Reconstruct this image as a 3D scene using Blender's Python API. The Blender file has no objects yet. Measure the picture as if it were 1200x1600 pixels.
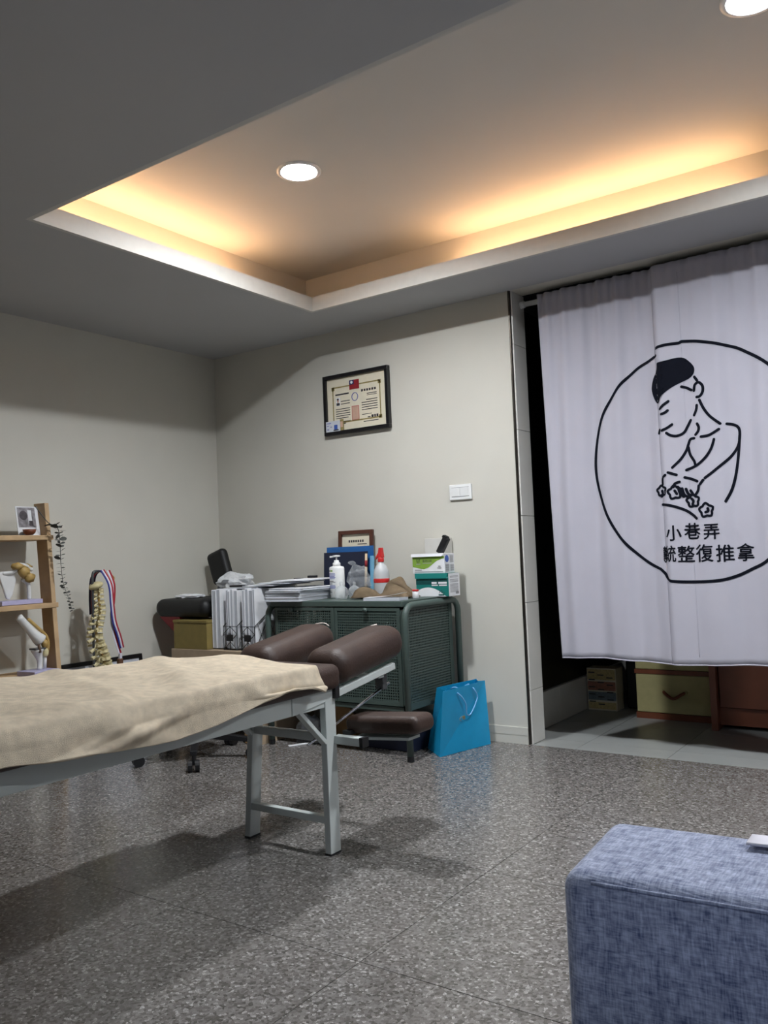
import bpy, bmesh, math, random
from mathutils import Matrix, Vector, noise
random.seed(7)
PI = math.pi
scene = bpy.context.scene
COL = scene.collection

# ---------------------------------------------------------------- camera, world, exposure
cam_data = bpy.data.cameras.new('camera')
cam = bpy.data.objects.new('camera', cam_data)
COL.objects.link(cam)
cam_data.sensor_width = 36.0
cam_data.lens = 29.61
cam_data.clip_start = 0.02
cam.matrix_world = Matrix(((0.8186, 0.0611, 0.5711, 3.663),
                           (0.5729, -0.0158, -0.8195, -3.538),
                           (-0.0410, 0.9980, -0.0479, 0.900),
                           (0, 0, 0, 1)))
scene.camera = cam
world = bpy.data.worlds.new('world'); scene.world = world
world.use_nodes = True
world.node_tree.nodes['Background'].inputs[0].default_value = (0.55, 0.6, 0.7, 1)
world.node_tree.nodes['Background'].inputs[1].default_value = 0.15
scene.view_settings.view_transform = 'Standard'
scene.view_settings.look = 'None'
scene.view_settings.gamma = 1.0
scene.view_settings.use_curve_mapping = False
scene.view_settings.exposure = 0.0
LAMP_POWER = 1080.0       # emission strength of the downlight diffusers
REAR_FILL_POWER = 210.0      # dimmer unseen downlights assumed behind the camera, added to light the sofa
COVE_POWER = 33.0       # emission strength of the warm tubes in the cove

# ---------------------------------------------------------------- materials
def srgb(r, g, b):
    f = lambda c: (c/255/12.92) if c/255 <= 0.04045 else ((c/255+0.055)/1.055)**2.4
    return (f(r), f(g), f(b), 1.0)
MATS = {}
def mat(name, rgb, rough=0.6, metal=0.0, var=0.06, scale=30.0, bump=0.0, bscale=None, spec=0.5, trans=0.0, emit=0.0, coat=0.0, detail=3.0):
    """principled material whose colour wanders a little with a noise texture"""
    if name in MATS: return MATS[name]
    m = bpy.data.materials.new(name); m.use_nodes = True
    nt = m.node_tree; n = nt.nodes; l = nt.links
    p = n['Principled BSDF']
    p.inputs['Roughness'].default_value = rough
    p.inputs['Metallic'].default_value = metal
    p.inputs['Specular IOR Level'].default_value = spec
    p.inputs['Transmission Weight'].default_value = trans
    p.inputs['Coat Weight'].default_value = coat
    c = srgb(*rgb)
    geo = n.new('ShaderNodeNewGeometry')
    nz = n.new('ShaderNodeTexNoise'); nz.inputs['Scale'].default_value = scale; nz.inputs['Detail'].default_value = detail
    l.new(geo.outputs['Position'], nz.inputs['Vector'])
    rp = n.new('ShaderNodeValToRGB')
    rp.color_ramp.elements[0].position = 0.3; rp.color_ramp.elements[1].position = 0.7
    rp.color_ramp.elements[0].color = (c[0]*(1-var), c[1]*(1-var), c[2]*(1-var), 1)
    rp.color_ramp.elements[1].color = (min(1, c[0]*(1+var)), min(1, c[1]*(1+var)), min(1, c[2]*(1+var)), 1)
    l.new(nz.outputs['Fac'], rp.inputs['Fac'])
    l.new(rp.outputs['Color'], p.inputs['Base Color'])
    if emit:
        p.inputs['Emission Color'].default_value = c
        p.inputs['Emission Strength'].default_value = emit
    if bump:
        nb = n.new('ShaderNodeTexNoise'); nb.inputs['Scale'].default_value = bscale or scale*3; nb.inputs['Detail'].default_value = 4
        l.new(geo.outputs['Position'], nb.inputs['Vector'])
        bp = n.new('ShaderNodeBump'); bp.inputs['Strength'].default_value = bump; bp.inputs['Distance'].default_value = 0.004
        l.new(nb.outputs['Fac'], bp.inputs['Height']); l.new(bp.outputs['Normal'], p.inputs['Normal'])
    MATS[name] = m
    return m

def granite():
    m = bpy.data.materials.new('speckled_granite'); m.use_nodes = True
    nt = m.node_tree; n = nt.nodes; l = nt.links; p = n['Principled BSDF']
    geo = n.new('ShaderNodeNewGeometry')
    vo = n.new('ShaderNodeTexVoronoi'); vo.inputs['Scale'].default_value = 150; l.new(geo.outputs['Position'], vo.inputs['Vector'])
    rp = n.new('ShaderNodeValToRGB'); e = rp.color_ramp.elements
    e[0].position = 0.0; e[0].color = srgb(50, 47, 45)
    e[1].position = 1.0; e[1].color = srgb(188, 185, 182)
    for pos, c in ((0.18, (82, 79, 75)), (0.5, (109, 105, 102)), (0.8, (125, 121, 119)), (0.9, (176, 173, 170))):
        k = e.new(pos); k.color = srgb(*c)
    sp = n.new('ShaderNodeSeparateColor'); l.new(vo.outputs['Color'], sp.inputs[0])
    nz = n.new('ShaderNodeTexNoise'); nz.inputs['Scale'].default_value = 420; nz.inputs['Detail'].default_value = 2; l.new(geo.outputs['Position'], nz.inputs['Vector'])
    mx = n.new('ShaderNodeMath'); mx.operation = 'MULTIPLY_ADD'
    l.new(nz.outputs['Fac'], mx.inputs[0]); mx.inputs[1].default_value = 0.5
    ad = n.new('ShaderNodeMath'); ad.operation = 'MULTIPLY'; l.new(sp.outputs[0], ad.inputs[0]); ad.inputs[1].default_value = 0.72
    l.new(ad.outputs[0], mx.inputs[2])
    sb = n.new('ShaderNodeMath'); sb.operation = 'SUBTRACT'; l.new(mx.outputs[0], sb.inputs[0]); sb.inputs[1].default_value = 0.1
    l.new(sb.outputs[0], rp.inputs['Fac'])
    big = n.new('ShaderNodeTexNoise'); big.inputs['Scale'].default_value = 2.5; l.new(geo.outputs['Position'], big.inputs['Vector'])
    mp = n.new('ShaderNodeMapRange'); mp.inputs['To Min'].default_value = 0.16; mp.inputs['To Max'].default_value = 0.27
    l.new(big.outputs['Fac'], mp.inputs['Value'])
    l.new(mp.outputs['Result'], p.inputs['Roughness'])
    l.new(rp.outputs['Color'], p.inputs['Base Color'])
    p.inputs['Specular IOR Level'].default_value = 0.5
    MATS['granite'] = m
    return m

def weave(name, dark, light, s=330.0):
    """coarse crossed yarns"""
    m = bpy.data.materials.new(name); m.use_nodes = True
    nt = m.node_tree; n = nt.nodes; l = nt.links; p = n['Principled BSDF']
    p.inputs['Roughness'].default_value = 0.95; p.inputs['Specular IOR Level'].default_value = 0.15
    p.inputs['Sheen Weight'].default_value = 0.25
    tc = n.new('ShaderNodeTexCoord')
    outs = []
    for sc in ((s, s*0.14, s*0.14), (s*0.14, s, s*0.14), (s*0.14, s*0.14, s)):
        mp = n.new('ShaderNodeMapping'); mp.inputs['Scale'].default_value = sc
        l.new(tc.outputs['Object'], mp.inputs['Vector'])
        nz = n.new('ShaderNodeTexNoise'); nz.inputs['Scale'].default_value = 1.0; nz.inputs['Detail'].default_value = 2
        l.new(mp.outputs['Vector'], nz.inputs['Vector']); outs.append(nz.outputs['Fac'])
    a = n.new('ShaderNodeMath'); a.operation = 'ADD'; l.new(outs[0], a.inputs[0]); l.new(outs[1], a.inputs[1])
    b = n.new('ShaderNodeMath'); b.operation = 'ADD'; l.new(a.outputs[0], b.inputs[0]); l.new(outs[2], b.inputs[1])
    d = n.new('ShaderNodeMath'); d.operation = 'DIVIDE'; l.new(b.outputs[0], d.inputs[0]); d.inputs[1].default_value = 3.0
    rp = n.new('ShaderNodeValToRGB'); e = rp.color_ramp.elements
    e[0].position = 0.36; e[0].color = srgb(*dark); e[1].position = 0.62; e[1].color = srgb(*light)
    l.new(d.outputs[0], rp.inputs['Fac']); l.new(rp.outputs['Color'], p.inputs['Base Color'])
    bp = n.new('ShaderNodeBump'); bp.inputs['Strength'].default_value = 0.5; bp.inputs['Distance'].default_value = 0.003
    l.new(d.outputs[0], bp.inputs['Height']); l.new(bp.outputs['Normal'], p.inputs['Normal'])
    MATS[name] = m
    return m

def perforated(name, rgb, axis, period=0.0122, hole=0.54):
    """painted sheet steel with square punched holes; axis = the horizontal axis of the sheet"""
    m = bpy.data.materials.new(name); m.use_nodes = True
    nt = m.node_tree; n = nt.nodes; l = nt.links; p = n['Principled BSDF']
    p.inputs['Base Color'].default_value = srgb(*rgb); p.inputs['Roughness'].default_value = 0.45
    geo = n.new('ShaderNodeNewGeometry'); sp = n.new('ShaderNodeSeparateXYZ'); l.new(geo.outputs['Position'], sp.inputs[0])
    def cell(sock):
        a = n.new('ShaderNodeMath'); a.operation = 'DIVIDE'; l.new(sock, a.inputs[0]); a.inputs[1].default_value = period
        b = n.new('ShaderNodeMath'); b.operation = 'FRACT'; l.new(a.outputs[0], b.inputs[0])
        c = n.new('ShaderNodeMath'); c.operation = 'LESS_THAN'; l.new(b.outputs[0], c.inputs[0]); c.inputs[1].default_value = hole
        return c.outputs[0]
    mu = n.new('ShaderNodeMath'); mu.operation = 'MULTIPLY'
    l.new(cell(sp.outputs[axis]), mu.inputs[0]); l.new(cell(sp.outputs[2]), mu.inputs[1])
    tr = n.new('ShaderNodeBsdfTransparent'); mix = n.new('ShaderNodeMixShader')
    l.new(mu.outputs[0], mix.inputs[0]); l.new(p.outputs[0], mix.inputs[1]); l.new(tr.outputs[0], mix.inputs[2])
    l.new(mix.outputs[0], n['Material Output'].inputs['Surface'])
    MATS[name] = m
    return m

def clear(name, tint, mixf=0.75, rough=0.1, edge=0.25):
    """thin clear plastic or glass: mostly see-through with a gloss"""
    m = bpy.data.materials.new(name); m.use_nodes = True
    nt = m.node_tree; n = nt.nodes; l = nt.links; p = n['Principled BSDF']
    p.inputs['Base Color'].default_value = srgb(*tint); p.inputs['Roughness'].default_value = rough
    tr = n.new('ShaderNodeBsdfTransparent'); mix = n.new('ShaderNodeMixShader')
    lw = n.new('ShaderNodeLayerWeight'); lw.inputs['Blend'].default_value = 0.35
    mr = n.new('ShaderNodeMapRange'); mr.inputs['To Min'].default_value = mixf; mr.inputs['To Max'].default_value = edge
    l.new(lw.outputs['Facing'], mr.inputs['Value'])
    l.new(mr.outputs['Result'], mix.inputs[0]); l.new(p.outputs[0], mix.inputs[1]); l.new(tr.outputs[0], mix.inputs[2])
    l.new(mix.outputs[0], n['Material Output'].inputs['Surface'])
    MATS[name] = m
    return m

# ---------------------------------------------------------------- mesh helpers
WL = {}          # world position of the thing an object belongs to
class MB:
    def __init__(s): s.v = []; s.f = []
    def box(s, a, b):
        x0, y0, z0 = a; x1, y1, z1 = b; k = len(s.v)
        s.v += [(x0,y0,z0),(x1,y0,z0),(x1,y1,z0),(x0,y1,z0),(x0,y0,z1),(x1,y0,z1),(x1,y1,z1),(x0,y1,z1)]
        s.f += [tuple(k+i for i in q) for q in ((0,3,2,1),(4,5,6,7),(0,1,5,4),(1,2,6,5),(2,3,7,6),(3,0,4,7))]
        return s
    def hexa(s, p):
        k = len(s.v); s.v += [tuple(q) for q in p]
        s.f += [tuple(k+i for i in q) for q in ((0,3,2,1),(4,5,6,7),(0,1,5,4),(1,2,6,5),(2,3,7,6),(3,0,4,7))]
        return s
    def obox(s, c, size, rot=(0,0,0)):
        from mathutils import Euler
        R = Euler(rot).to_matrix(); c = Vector(c); h = [d/2 for d in size]
        P = [c + R @ Vector((sx*h[0], sy*h[1], sz*h[2])) for sz in (-1,1) for sx, sy in ((-1,-1),(1,-1),(1,1),(-1,1))]
        return s.hexa(P)
    def beam(s, a, b, w, h, up=(0,0,1)):
        a = Vector(a); b = Vector(b); d = (b-a).normalized(); u = Vector(up)
        r = d.cross(u).normalized(); u = r.cross(d).normalized()
        P = []
        for q in (a, b):
            P += [q - r*w/2 - u*h/2, q + r*w/2 - u*h/2, q + r*w/2 + u*h/2, q - r*w/2 + u*h/2]
        return s.hexa(P)
    def tube(s, pts, r, seg=10, closed=False, caps=True):
        pts = [Vector(p) for p in pts]; n = len(pts)
        rr = r if isinstance(r, (list, tuple)) else [r]*n
        t0 = (pts[1]-pts[0]).normalized()
        u = t0.orthogonal().normalized(); k0 = len(s.v)
        for i, p in enumerate(pts):
            if closed: t = (pts[(i+1) % n]-pts[i-1]).normalized()
            else: t = (pts[min(i+1, n-1)]-pts[max(i-1, 0)]).normalized()
            u = (u - t*u.dot(t)).normalized(); w = t.cross(u)
            for j in range(seg):
                a = 2*PI*j/seg
                s.v.append(tuple(p + (u*math.cos(a)+w*math.sin(a))*rr[i]))
        for i in range(n if closed else n-1):
            for j in range(seg):
                a = k0+i*seg+j; b = k0+i*seg+(j+1) % seg; i2 = (i+1) % n
                s.f.append((a, b, k0+i2*seg+(j+1) % seg, k0+i2*seg+j))
        if caps and not closed:
            s.f.append(tuple(k0+j for j in reversed(range(seg))))
            s.f.append(tuple(k0+(n-1)*seg+j for j in range(seg)))
        return s
    def lathe(s, prof, c=(0,0,0), seg=20, sx=1.0, sy=1.0, M=None, caps=True):
        k0 = len(s.v); n = len(prof); c = Vector(c)
        for r, z in prof:
            for j in range(seg):
                a = 2*PI*j/seg; p = Vector((r*math.cos(a)*sx, r*math.sin(a)*sy, z))
                if M: p = M @ p
                s.v.append(tuple(c + p))
        for i in range(n-1):
            for j in range(seg):
                s.f.append((k0+i*seg+j, k0+i*seg+(j+1) % seg, k0+(i+1)*seg+(j+1) % seg, k0+(i+1)*seg+j))
        if not caps: return s
        if prof[0][0] > 1e-5: s.f.append(tuple(k0+j for j in reversed(range(seg))))
        if prof[-1][0] > 1e-5: s.f.append(tuple(k0+(n-1)*seg+j for j in range(seg)))
        return s
    def grid(s, fn, nu, nv):
        k = len(s.v)
        for j in range(nv+1):
            for i in range(nu+1): s.v.append(tuple(fn(i/nu, j/nv)))
        for j in range(nv):
            for i in range(nu):
                a = k+j*(nu+1)+i; s.f.append((a, a+1, a+nu+2, a+nu+1))
        return s
    def poly(s, pts):
        k = len(s.v); s.v += [tuple(p) for p in pts]; s.f.append(tuple(range(k, k+len(pts)))); return s
    def prism(s, pts, d):
        """closed outline extruded by vector d"""
        k = len(s.v); n = len(pts); d = Vector(d)
        s.v += [tuple(p) for p in pts] + [tuple(Vector(p)+d) for p in pts]
        s.f.append(tuple(k+i for i in reversed(range(n)))); s.f.append(tuple(k+n+i for i in range(n)))
        for i in range(n): s.f.append((k+i, k+(i+1) % n, k+n+(i+1) % n, k+n+i))
        return s
    def blob(s, c, r, seg=14, rings=9, M=None, wob=0.0, freq=3.0, pw=1.0):
        """ellipsoid (pw<1 squarer) with optional wobble"""
        k0 = len(s.v); c = Vector(c); r = Vector(r)
        sg = lambda t: math.copysign(abs(t)**pw, t)
        for i in range(rings+1):
            th = PI*i/rings
            for j in range(seg):
                ph = 2*PI*j/seg
                d = Vector((sg(math.sin(th))*sg(math.cos(ph)), sg(math.sin(th))*sg(math.sin(ph)), sg(math.cos(th))))
                w = 1 + wob*noise.noise((d + c*5)*freq)
                p = Vector((d.x*r.x, d.y*r.y, d.z*r.z))*w
                if M: p = M @ p
                s.v.append(tuple(c+p))
        for i in range(rings):
            for j in range(seg):
                s.f.append((k0+i*seg+j, k0+(i+1)*seg+j, k0+(i+1)*seg+(j+1) % seg, k0+i*seg+(j+1) % seg))
        return s
    def build(s, name, m, parent=None, base=None, smooth=False, bevel=0.0, bseg=2, solid=0.0, subsurf=0):
        off = Vector(WL[parent.name]) if parent else Vector(base or (0,0,0))
        me = bpy.data.meshes.new(name)
        me.from_pydata([tuple(Vector(p)-off) for p in s.v], [], s.f)
        bm = bmesh.new(); bm.from_mesh(me)
        bmesh.ops.remove_doubles(bm, verts=bm.verts, dist=1e-6)
        bmesh.ops.recalc_face_normals(bm, faces=bm.faces)
        if bevel: bmesh.ops.bevel(bm, geom=list(bm.edges), offset=bevel, segments=bseg, profile=0.5, affect='EDGES', clamp_overlap=True)
        bm.to_mesh(me); bm.free()
        me.materials.append(m if not isinstance(m, str) else MATS[m])
        if smooth or bevel: 
            for p in me.polygons: p.use_smooth = smooth
        o = bpy.data.objects.new(name, me); COL.objects.link(o)
        if parent: o.parent = parent
        else: o.location = off
        WL[o.name] = tuple(off)
        if solid:
            md = o.modifiers.new('solid', 'SOLIDIFY'); md.thickness = solid; md.offset = 0
        if subsurf:
            md = o.modifiers.new('sub', 'SUBSURF'); md.levels = subsurf; md.render_levels = subsurf
        return o
def tag(o, label, cat, group=None):
    o['label'] = label; o['category'] = cat
    if group: o['group'] = group
    return o
def thing(name, loc, label, cat, group=None):
    o = bpy.data.objects.new(name, None); COL.objects.link(o); o.location = loc; o.empty_display_size = 0.05
    WL[o.name] = tuple(loc); return tag(o, label, cat, group)
def struct(o): o['kind'] = 'structure'; return o
def dup(root, delta, label=None):
    r = root.copy(); COL.objects.link(r); r.location = Vector(root.location)+Vector(delta)
    WL[r.name] = tuple(r.location)
    if label: r['label'] = label
    for ch in list(root.children):
        c = ch.copy(); COL.objects.link(c); c.parent = r
        for g in list(ch.children):
            d = g.copy(); COL.objects.link(d); d.parent = c
    return r
def share(o, loc, parent=None):
    """another piece with the same mesh"""
    c = o.copy(); COL.objects.link(c); c.location = loc
    if parent: c.parent = parent
    return c
def spline(pts, n=6):
    out = []; P = [Vector(p) for p in pts]
    for i in range(len(P)-1):
        a = P[max(i-1,0)]; b = P[i]; c = P[i+1]; d = P[min(i+2,len(P)-1)]
        for k in range(n):
            t = k/n
            out.append(0.5*((2*b)+(c-a)*t+(2*a-5*b+4*c-d)*t*t+(3*b-a-3*c+d)*t**3))
    out.append(P[-1]); return out
def quad_print(mb, o, u, w, x0, x1, y0, y1):
    """rectangle on a surface with origin o and unit axes u, w"""
    o = Vector(o); u = Vector(u); w = Vector(w)
    mb.poly([o+u*x0+w*y0, o+u*x1+w*y0, o+u*x1+w*y1, o+u*x0+w*y1]); return mb
def glyph_verts(ch, bold=0.0):
    """outline mesh of one character, centred, unit em"""
    cu = bpy.data.curves.new('glyph', 'FONT'); cu.body = ch; cu.size = 1.0; cu.resolution_u = 3
    cu.align_x = 'CENTER'; cu.offset = bold
    ob = bpy.data.objects.new('glyph', cu); COL.objects.link(ob)
    bpy.context.view_layer.update()
    dg = bpy.context.evaluated_depsgraph_get()
    me = bpy.data.meshes.new_from_object(ob.evaluated_get(dg))
    v = [tuple(p.co) for p in me.vertices]; f = [tuple(p.vertices) for p in me.polygons]
    bpy.data.objects.remove(ob); bpy.data.curves.remove(cu); bpy.data.meshes.remove(me)
    if not v: return [], []
    cy = (min(p[1] for p in v)+max(p[1] for p in v))/2; cx = (min(p[0] for p in v)+max(p[0] for p in v))/2
    return [(p[0]-cx, p[1]-cy) for p in v], f
def text_on(mb, s, o, u, w, size, gap=1.0):
    """flat lettering, o = centre of the first character"""
    o = Vector(o); u = Vector(u); w = Vector(w)
    for i, ch in enumerate(s):
        v, f = glyph_verts(ch)
        k = len(mb.v); c = o + u*(i*size*gap)
        mb.v += [tuple(c+u*(p[0]*size)+w*(p[1]*size)) for p in v]
        mb.f += [tuple(k+i2 for i2 in q) for q in f]
    return mb

# ---------------------------------------------------------------- palette
granite()
weave('sofa_weave', (84, 94, 124), (176, 183, 206), 460.0)
mat('wall_paint', (203, 200, 190), 0.85, var=0.02, scale=4, bump=0.05, bscale=90)
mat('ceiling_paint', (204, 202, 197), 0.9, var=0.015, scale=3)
mat('soffit_paint_shaded', (176, 176, 177), 0.9, var=0.015, scale=3)  # greyer than the ceiling paint: the soffit's shade is put into its colour
mat('white_trim', (196, 194, 188), 0.6, var=0.03)
mat('grout', (78, 74, 70), 0.9)
mat('jamb_tile', (212, 210, 204), 0.35, var=0.03, scale=9)
mat('passage_tile', (150, 152, 150), 0.3, var=0.06, scale=6)
mat('rear_wall', (92, 92, 96), 0.7, var=0.05)
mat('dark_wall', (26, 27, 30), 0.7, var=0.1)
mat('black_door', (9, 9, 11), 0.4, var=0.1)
mat('metal_trim', (88, 84, 78), 0.35, metal=1.0, var=0.3, scale=20)
mat('diffuser', (240, 245, 250), 0.5, emit=LAMP_POWER, var=0)
mat('rear_fill_diffuser', (235, 246, 255), 0.5, emit=REAR_FILL_POWER, var=0)
mat('warm_tube', (255, 202, 150), 0.5, emit=COVE_POWER, var=0)
mat('table_white', (188, 194, 192), 0.4, var=0.03, scale=8)
mat('brown_vinyl', (52, 34, 26), 0.54, var=0.14, scale=14, bump=0.25, bscale=160)
mat('bare_fabric', (196, 186, 178), 0.9)
mat('black_plastic', (20, 20, 23), 0.45, var=0.1)
mat('towel', (208, 194, 172), 1.0, var=0.12, scale=38, bump=0.9, bscale=800, spec=0.03)
mat('cab_green', (70, 84, 79), 0.45, var=0.04)
perforated('cab_perf_x', (68, 82, 77), 0)
perforated('cab_perf_y', (68, 82, 77), 1)
mat('white_plastic', (228, 229, 228), 0.35, var=0.02)
mat('paper', (226, 227, 230), 0.8, var=0.03)
mat('paper_grey', (196, 200, 208), 0.8, var=0.03)
mat('paper_cream', (222, 214, 192), 0.8, var=0.03)
mat('ink', (60, 58, 62), 0.7)
mat('ink_blue', (118, 122, 178), 0.7)
mat('ink_grey', (150, 150, 152), 0.8)
mat('gold_ink', (150, 135, 84), 0.6, var=0.2, scale=200)
mat('flag_red', (140, 26, 36), 0.6); mat('flag_blue', (28, 34, 92), 0.6)
mat('seal_red', (190, 110, 104), 0.7)
mat('skin_print', (196, 160, 140), 0.7)
mat('frame_black', (20, 19, 22), 0.35)
mat('frame_brown', (78, 44, 32), 0.45, var=0.15)
mat('navy_board', (22, 29, 52), 0.6)
mat('blue_board', (36, 96, 160), 0.5); mat('pale_blue', (120, 176, 206), 0.5)
mat('red_plastic', (196, 44, 44), 0.4)
mat('bottle_translucent', (212, 214, 216), 0.3, trans=0.25, var=0.02)
mat('brown_cloth', (112, 97, 78), 0.95, var=0.12, scale=40, bump=0.5, bscale=300, spec=0.1)
mat('box_green', (126, 162, 62), 0.55, var=0.05); mat('box_teal', (20, 118, 112), 0.5, var=0.05)
mat('teal_dark', (14, 72, 72), 0.5)
mat('blue_dot', (60, 92, 170), 0.5)
mat('wood_light', (186, 156, 118), 0.6, var=0.14, scale=12, bump=0.1)
mat('wood_stick', (200, 178, 146), 0.6)
mat('lavender_base', (176, 172, 206), 0.4)
mat('bone_white', (214, 214, 212), 0.5, var=0.04)
mat('bone_cream', (206, 194, 150), 0.55, var=0.1, scale=60)
mat('ligament', (172, 142, 82), 0.5, var=0.15, scale=60)
mat('ligament_dark', (92, 70, 52), 0.6)
mat('grey_metal', (92, 94, 96), 0.4, metal=0.6)
mat('chrome', (200, 200, 204), 0.15, metal=1.0)
mat('leaf', (72, 74, 70), 0.7, var=0.25, scale=60)
mat('ribbon_red', (166, 38, 50), 0.6); mat('ribbon_blue', (40, 48, 128), 0.6); mat('ribbon_white', (214, 212, 222), 0.6)
mat('ribbon_dark', (38, 30, 62), 0.6)
mat('brown_wood', (96, 66, 48), 0.6)
mat('vinyl_black', (12, 12, 14), 0.55, var=0.15)
mat('chair_red', (150, 26, 34), 0.5)
mat('olive_box', (130, 114, 62), 0.7, var=0.06)
mat('beige_board', (166, 146, 122), 0.7, var=0.06)
mat('cyan_bag', (20, 150, 200), 0.42, var=0.05, scale=12)
mat('bag_cord', (120, 178, 226), 0.6)
mat('curtain_cloth', (180, 178, 189), 0.85, var=0.02, scale=8, bump=0.12, bscale=500, spec=0.2)
mat('print_navy', (11, 14, 25), 0.9, spec=0.15)
mat('yellow_fabric', (176, 167, 118), 0.8, var=0.05)
mat('leather', (118, 62, 36), 0.5)
mat('wood_red', (126, 74, 54), 0.45, var=0.12, scale=9)
mat('kraft', (170, 134, 92), 0.8, var=0.08)
clear('clear_plastic', (214, 218, 222), 0.86, 0.15, 0.5)
clear('cloudy_plastic', (222, 224, 226), 0.35, 0.3)
clear('glass', (225, 230, 232), 0.85, 0.05, 0.45)
# ================================================================ THE SETTING
RX, RY, ZC, ZU = 5.7, -5.2, 2.095, 2.34
CX0, CX1, CY0, CY1 = 1.075, 5.05, -1.868, -0.368     # cove opening
DX0, DX1 = 1.953, 3.62                               # doorway in the back wall
# granite floor: slab and tiles
fl = struct(MB().box((0, RY, -0.06), (RX, 0.0, -0.0022)).build('floor', 'grout', base=(0,0,0)))
TS = 0.6; GX, GY = 2.4975, -2.029; g = 0.0011
xs = [GX+TS*k for k in range(-5, 6)]; ys = [GY+TS*k for k in range(-6, 5)]
cache = {}
def tile_piece(parent, name, x0, x1, y0, y1, top, th, m, key):
    w, d = round(x1-x0, 3), round(y1-y0, 3)
    if (key, w, d) not in cache:
        cache[(key, w, d)] = o = MB().box((g, g, top-th), (w-g, d-g, top)).build(name, m, parent)
        o.location = (x0, y0, 0)
    else: share(cache[(key, w, d)], (x0, y0, 0), parent)
for a, b in zip(xs, xs[1:]):
    for c, d in zip(ys, ys[1:]):
        x0, x1, y0, y1 = max(a, 0), min(b, RX), max(c, RY), min(d, 0)
        if x1-x0 > 0.02 and y1-y0 > 0.02: tile_piece(fl, 'floor_tile', x0, x1, y0, y1, 0.0, 0.004, 'granite', 'g')
# walls
struct(MB().box((-0.12, RY-0.12, -0.06), (0, 2.0, 2.6)).build('wall_left', 'wall_paint', base=(-0.06, -2, 0)))
wb = MB().box((0, 0, -0.06), (DX0, 0.12, 2.6)).box((DX1, 0, -0.06), (RX, 0.12, 2.6)).box((DX0, 0, ZC), (DX1, 0.12, 2.6))
struct(wb.build('wall_back', 'wall_paint', base=(1, 0.06, 0)))
struct(MB().box((RX, RY-0.12, -0.06), (RX+0.12, 2.0, 2.6)).build('wall_right', 'rear_wall', base=(RX, -2, 0)))
struct(MB().box((0, RY-0.12, -0.06), (RX, RY, 2.6)).build('wall_front', 'rear_wall', base=(2, RY, 0)))
# ceiling: lowered soffit around the cove, the raised ceiling, the cove walls
S = 0.20
q = 0.018
so = MB().box((0, RY, ZC), (CX0-q, 0, ZC+0.012)).box((CX1+q, RY, ZC), (RX, 0, ZC+0.012))
so.box((CX0-q, CY1+q, ZC), (CX1+q, 0, ZC+0.012)).box((CX0-q, RY, ZC), (CX1+q, CY0-q, ZC+0.012))
struct(so.build('ceiling', 'soffit_paint_shaded', base=(0,0,ZC)))
LAMPS = [(1.675, -1.152), (3.269, -1.152), (4.863, -1.152)]
up = MB()
def slab_with_holes(mb, X0, X1, Y0, Y1, z, holes, hs=0.1, r=0.067, th=0.05):
    """ceiling slab in pieces that leave a round opening for each lamp"""
    cy0, cy1 = min(h[1] for h in holes)-hs, max(h[1] for h in holes)+hs
    mb.box((X0, Y0, z), (X1, cy0, z+th)).box((X0, cy1, z), (X1, Y1, z+th))
    xe = X0
    for hx, hy in holes:
        mb.box((xe, cy0, z), (hx-hs, cy1, z+th)); xe = hx+hs
        k = len(mb.v); n = 48
        for j in range(n):
            a_ = 2*PI*j/n; c, s2 = math.cos(a_), math.sin(a_); q_ = 1/max(abs(c), abs(s2))
            mb.v += [(hx+r*c, hy+r*s2, z), (hx+hs*c*q_, min(max(hy+hs*s2*q_, cy0), cy1), z)]
        for j in range(n):
            i2 = (j+1) % n; mb.f.append((k+2*j, k+2*i2, k+2*i2+1, k+2*j+1))
        mb.box((hx-hs, cy0, z+0.03), (hx+hs, cy1, z+th))
    mb.box((xe, cy0, z), (X1, cy1, z+th))
slab_with_holes(up, CX0-S-0.05, CX1+S+0.05, CY0-S-0.05, CY1+S+0.05, ZU, LAMPS)
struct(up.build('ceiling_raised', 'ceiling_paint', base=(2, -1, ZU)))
cw = MB().box((CX0-S-0.02, CY0-S, ZC+0.012), (CX0-S, CY1+S, ZU)).box((CX1+S, CY0-S, ZC+0.012), (CX1+S+0.02, CY1+S, ZU))
cw.box((CX0-S-0.02, CY1+S, ZC+0.012), (CX1+S+0.02, CY1+S+0.02, ZU)).box((CX0-S-0.02, CY0-S-0.02, ZC+0.012), (CX1+S+0.02, CY0-S, ZU))
struct(cw.build('ceiling_cove', 'ceiling_paint', base=(2, -1, ZC)))
LT = 2.165; w = 0.018
struct(MB().box((CX0-w, CY0-w, ZC), (CX0, CY1+w, LT)).build('trim_1', 'white_trim', base=(CX0, -1, ZC)))
struct(MB().box((CX0, CY1, ZC), (CX1, CY1+w, LT)).build('trim_2', 'white_trim', base=(2, CY1, ZC)))
struct(MB().box((CX0, CY0-w, ZC), (CX1, CY0, LT)).build('trim_3', 'white_trim', base=(2, CY0, ZC)))
struct(MB().box((CX1, CY0-w, ZC), (CX1+w, CY1+w, LT)).build('trim_4', 'white_trim', base=(CX1, -1, ZC)))
# baseboard on the back wall, painted like it, with a groove
bb = MB().box((0, -0.006, 0), (DX0-0.004, 0, 0.036)).box((0, -0.004, 0.036), (DX0-0.004, 0, 0.039)).box((0, -0.006, 0.039), (DX0-0.004, 0, 0.075))
struct(bb.build('baseboard_back', 'wall_paint', base=(1, 0, 0)))
struct(MB().box((0, RY, 0), (0.006, 0, 0.075)).build('baseboard_left', 'wall_paint', base=(0, -2, 0)))
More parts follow.
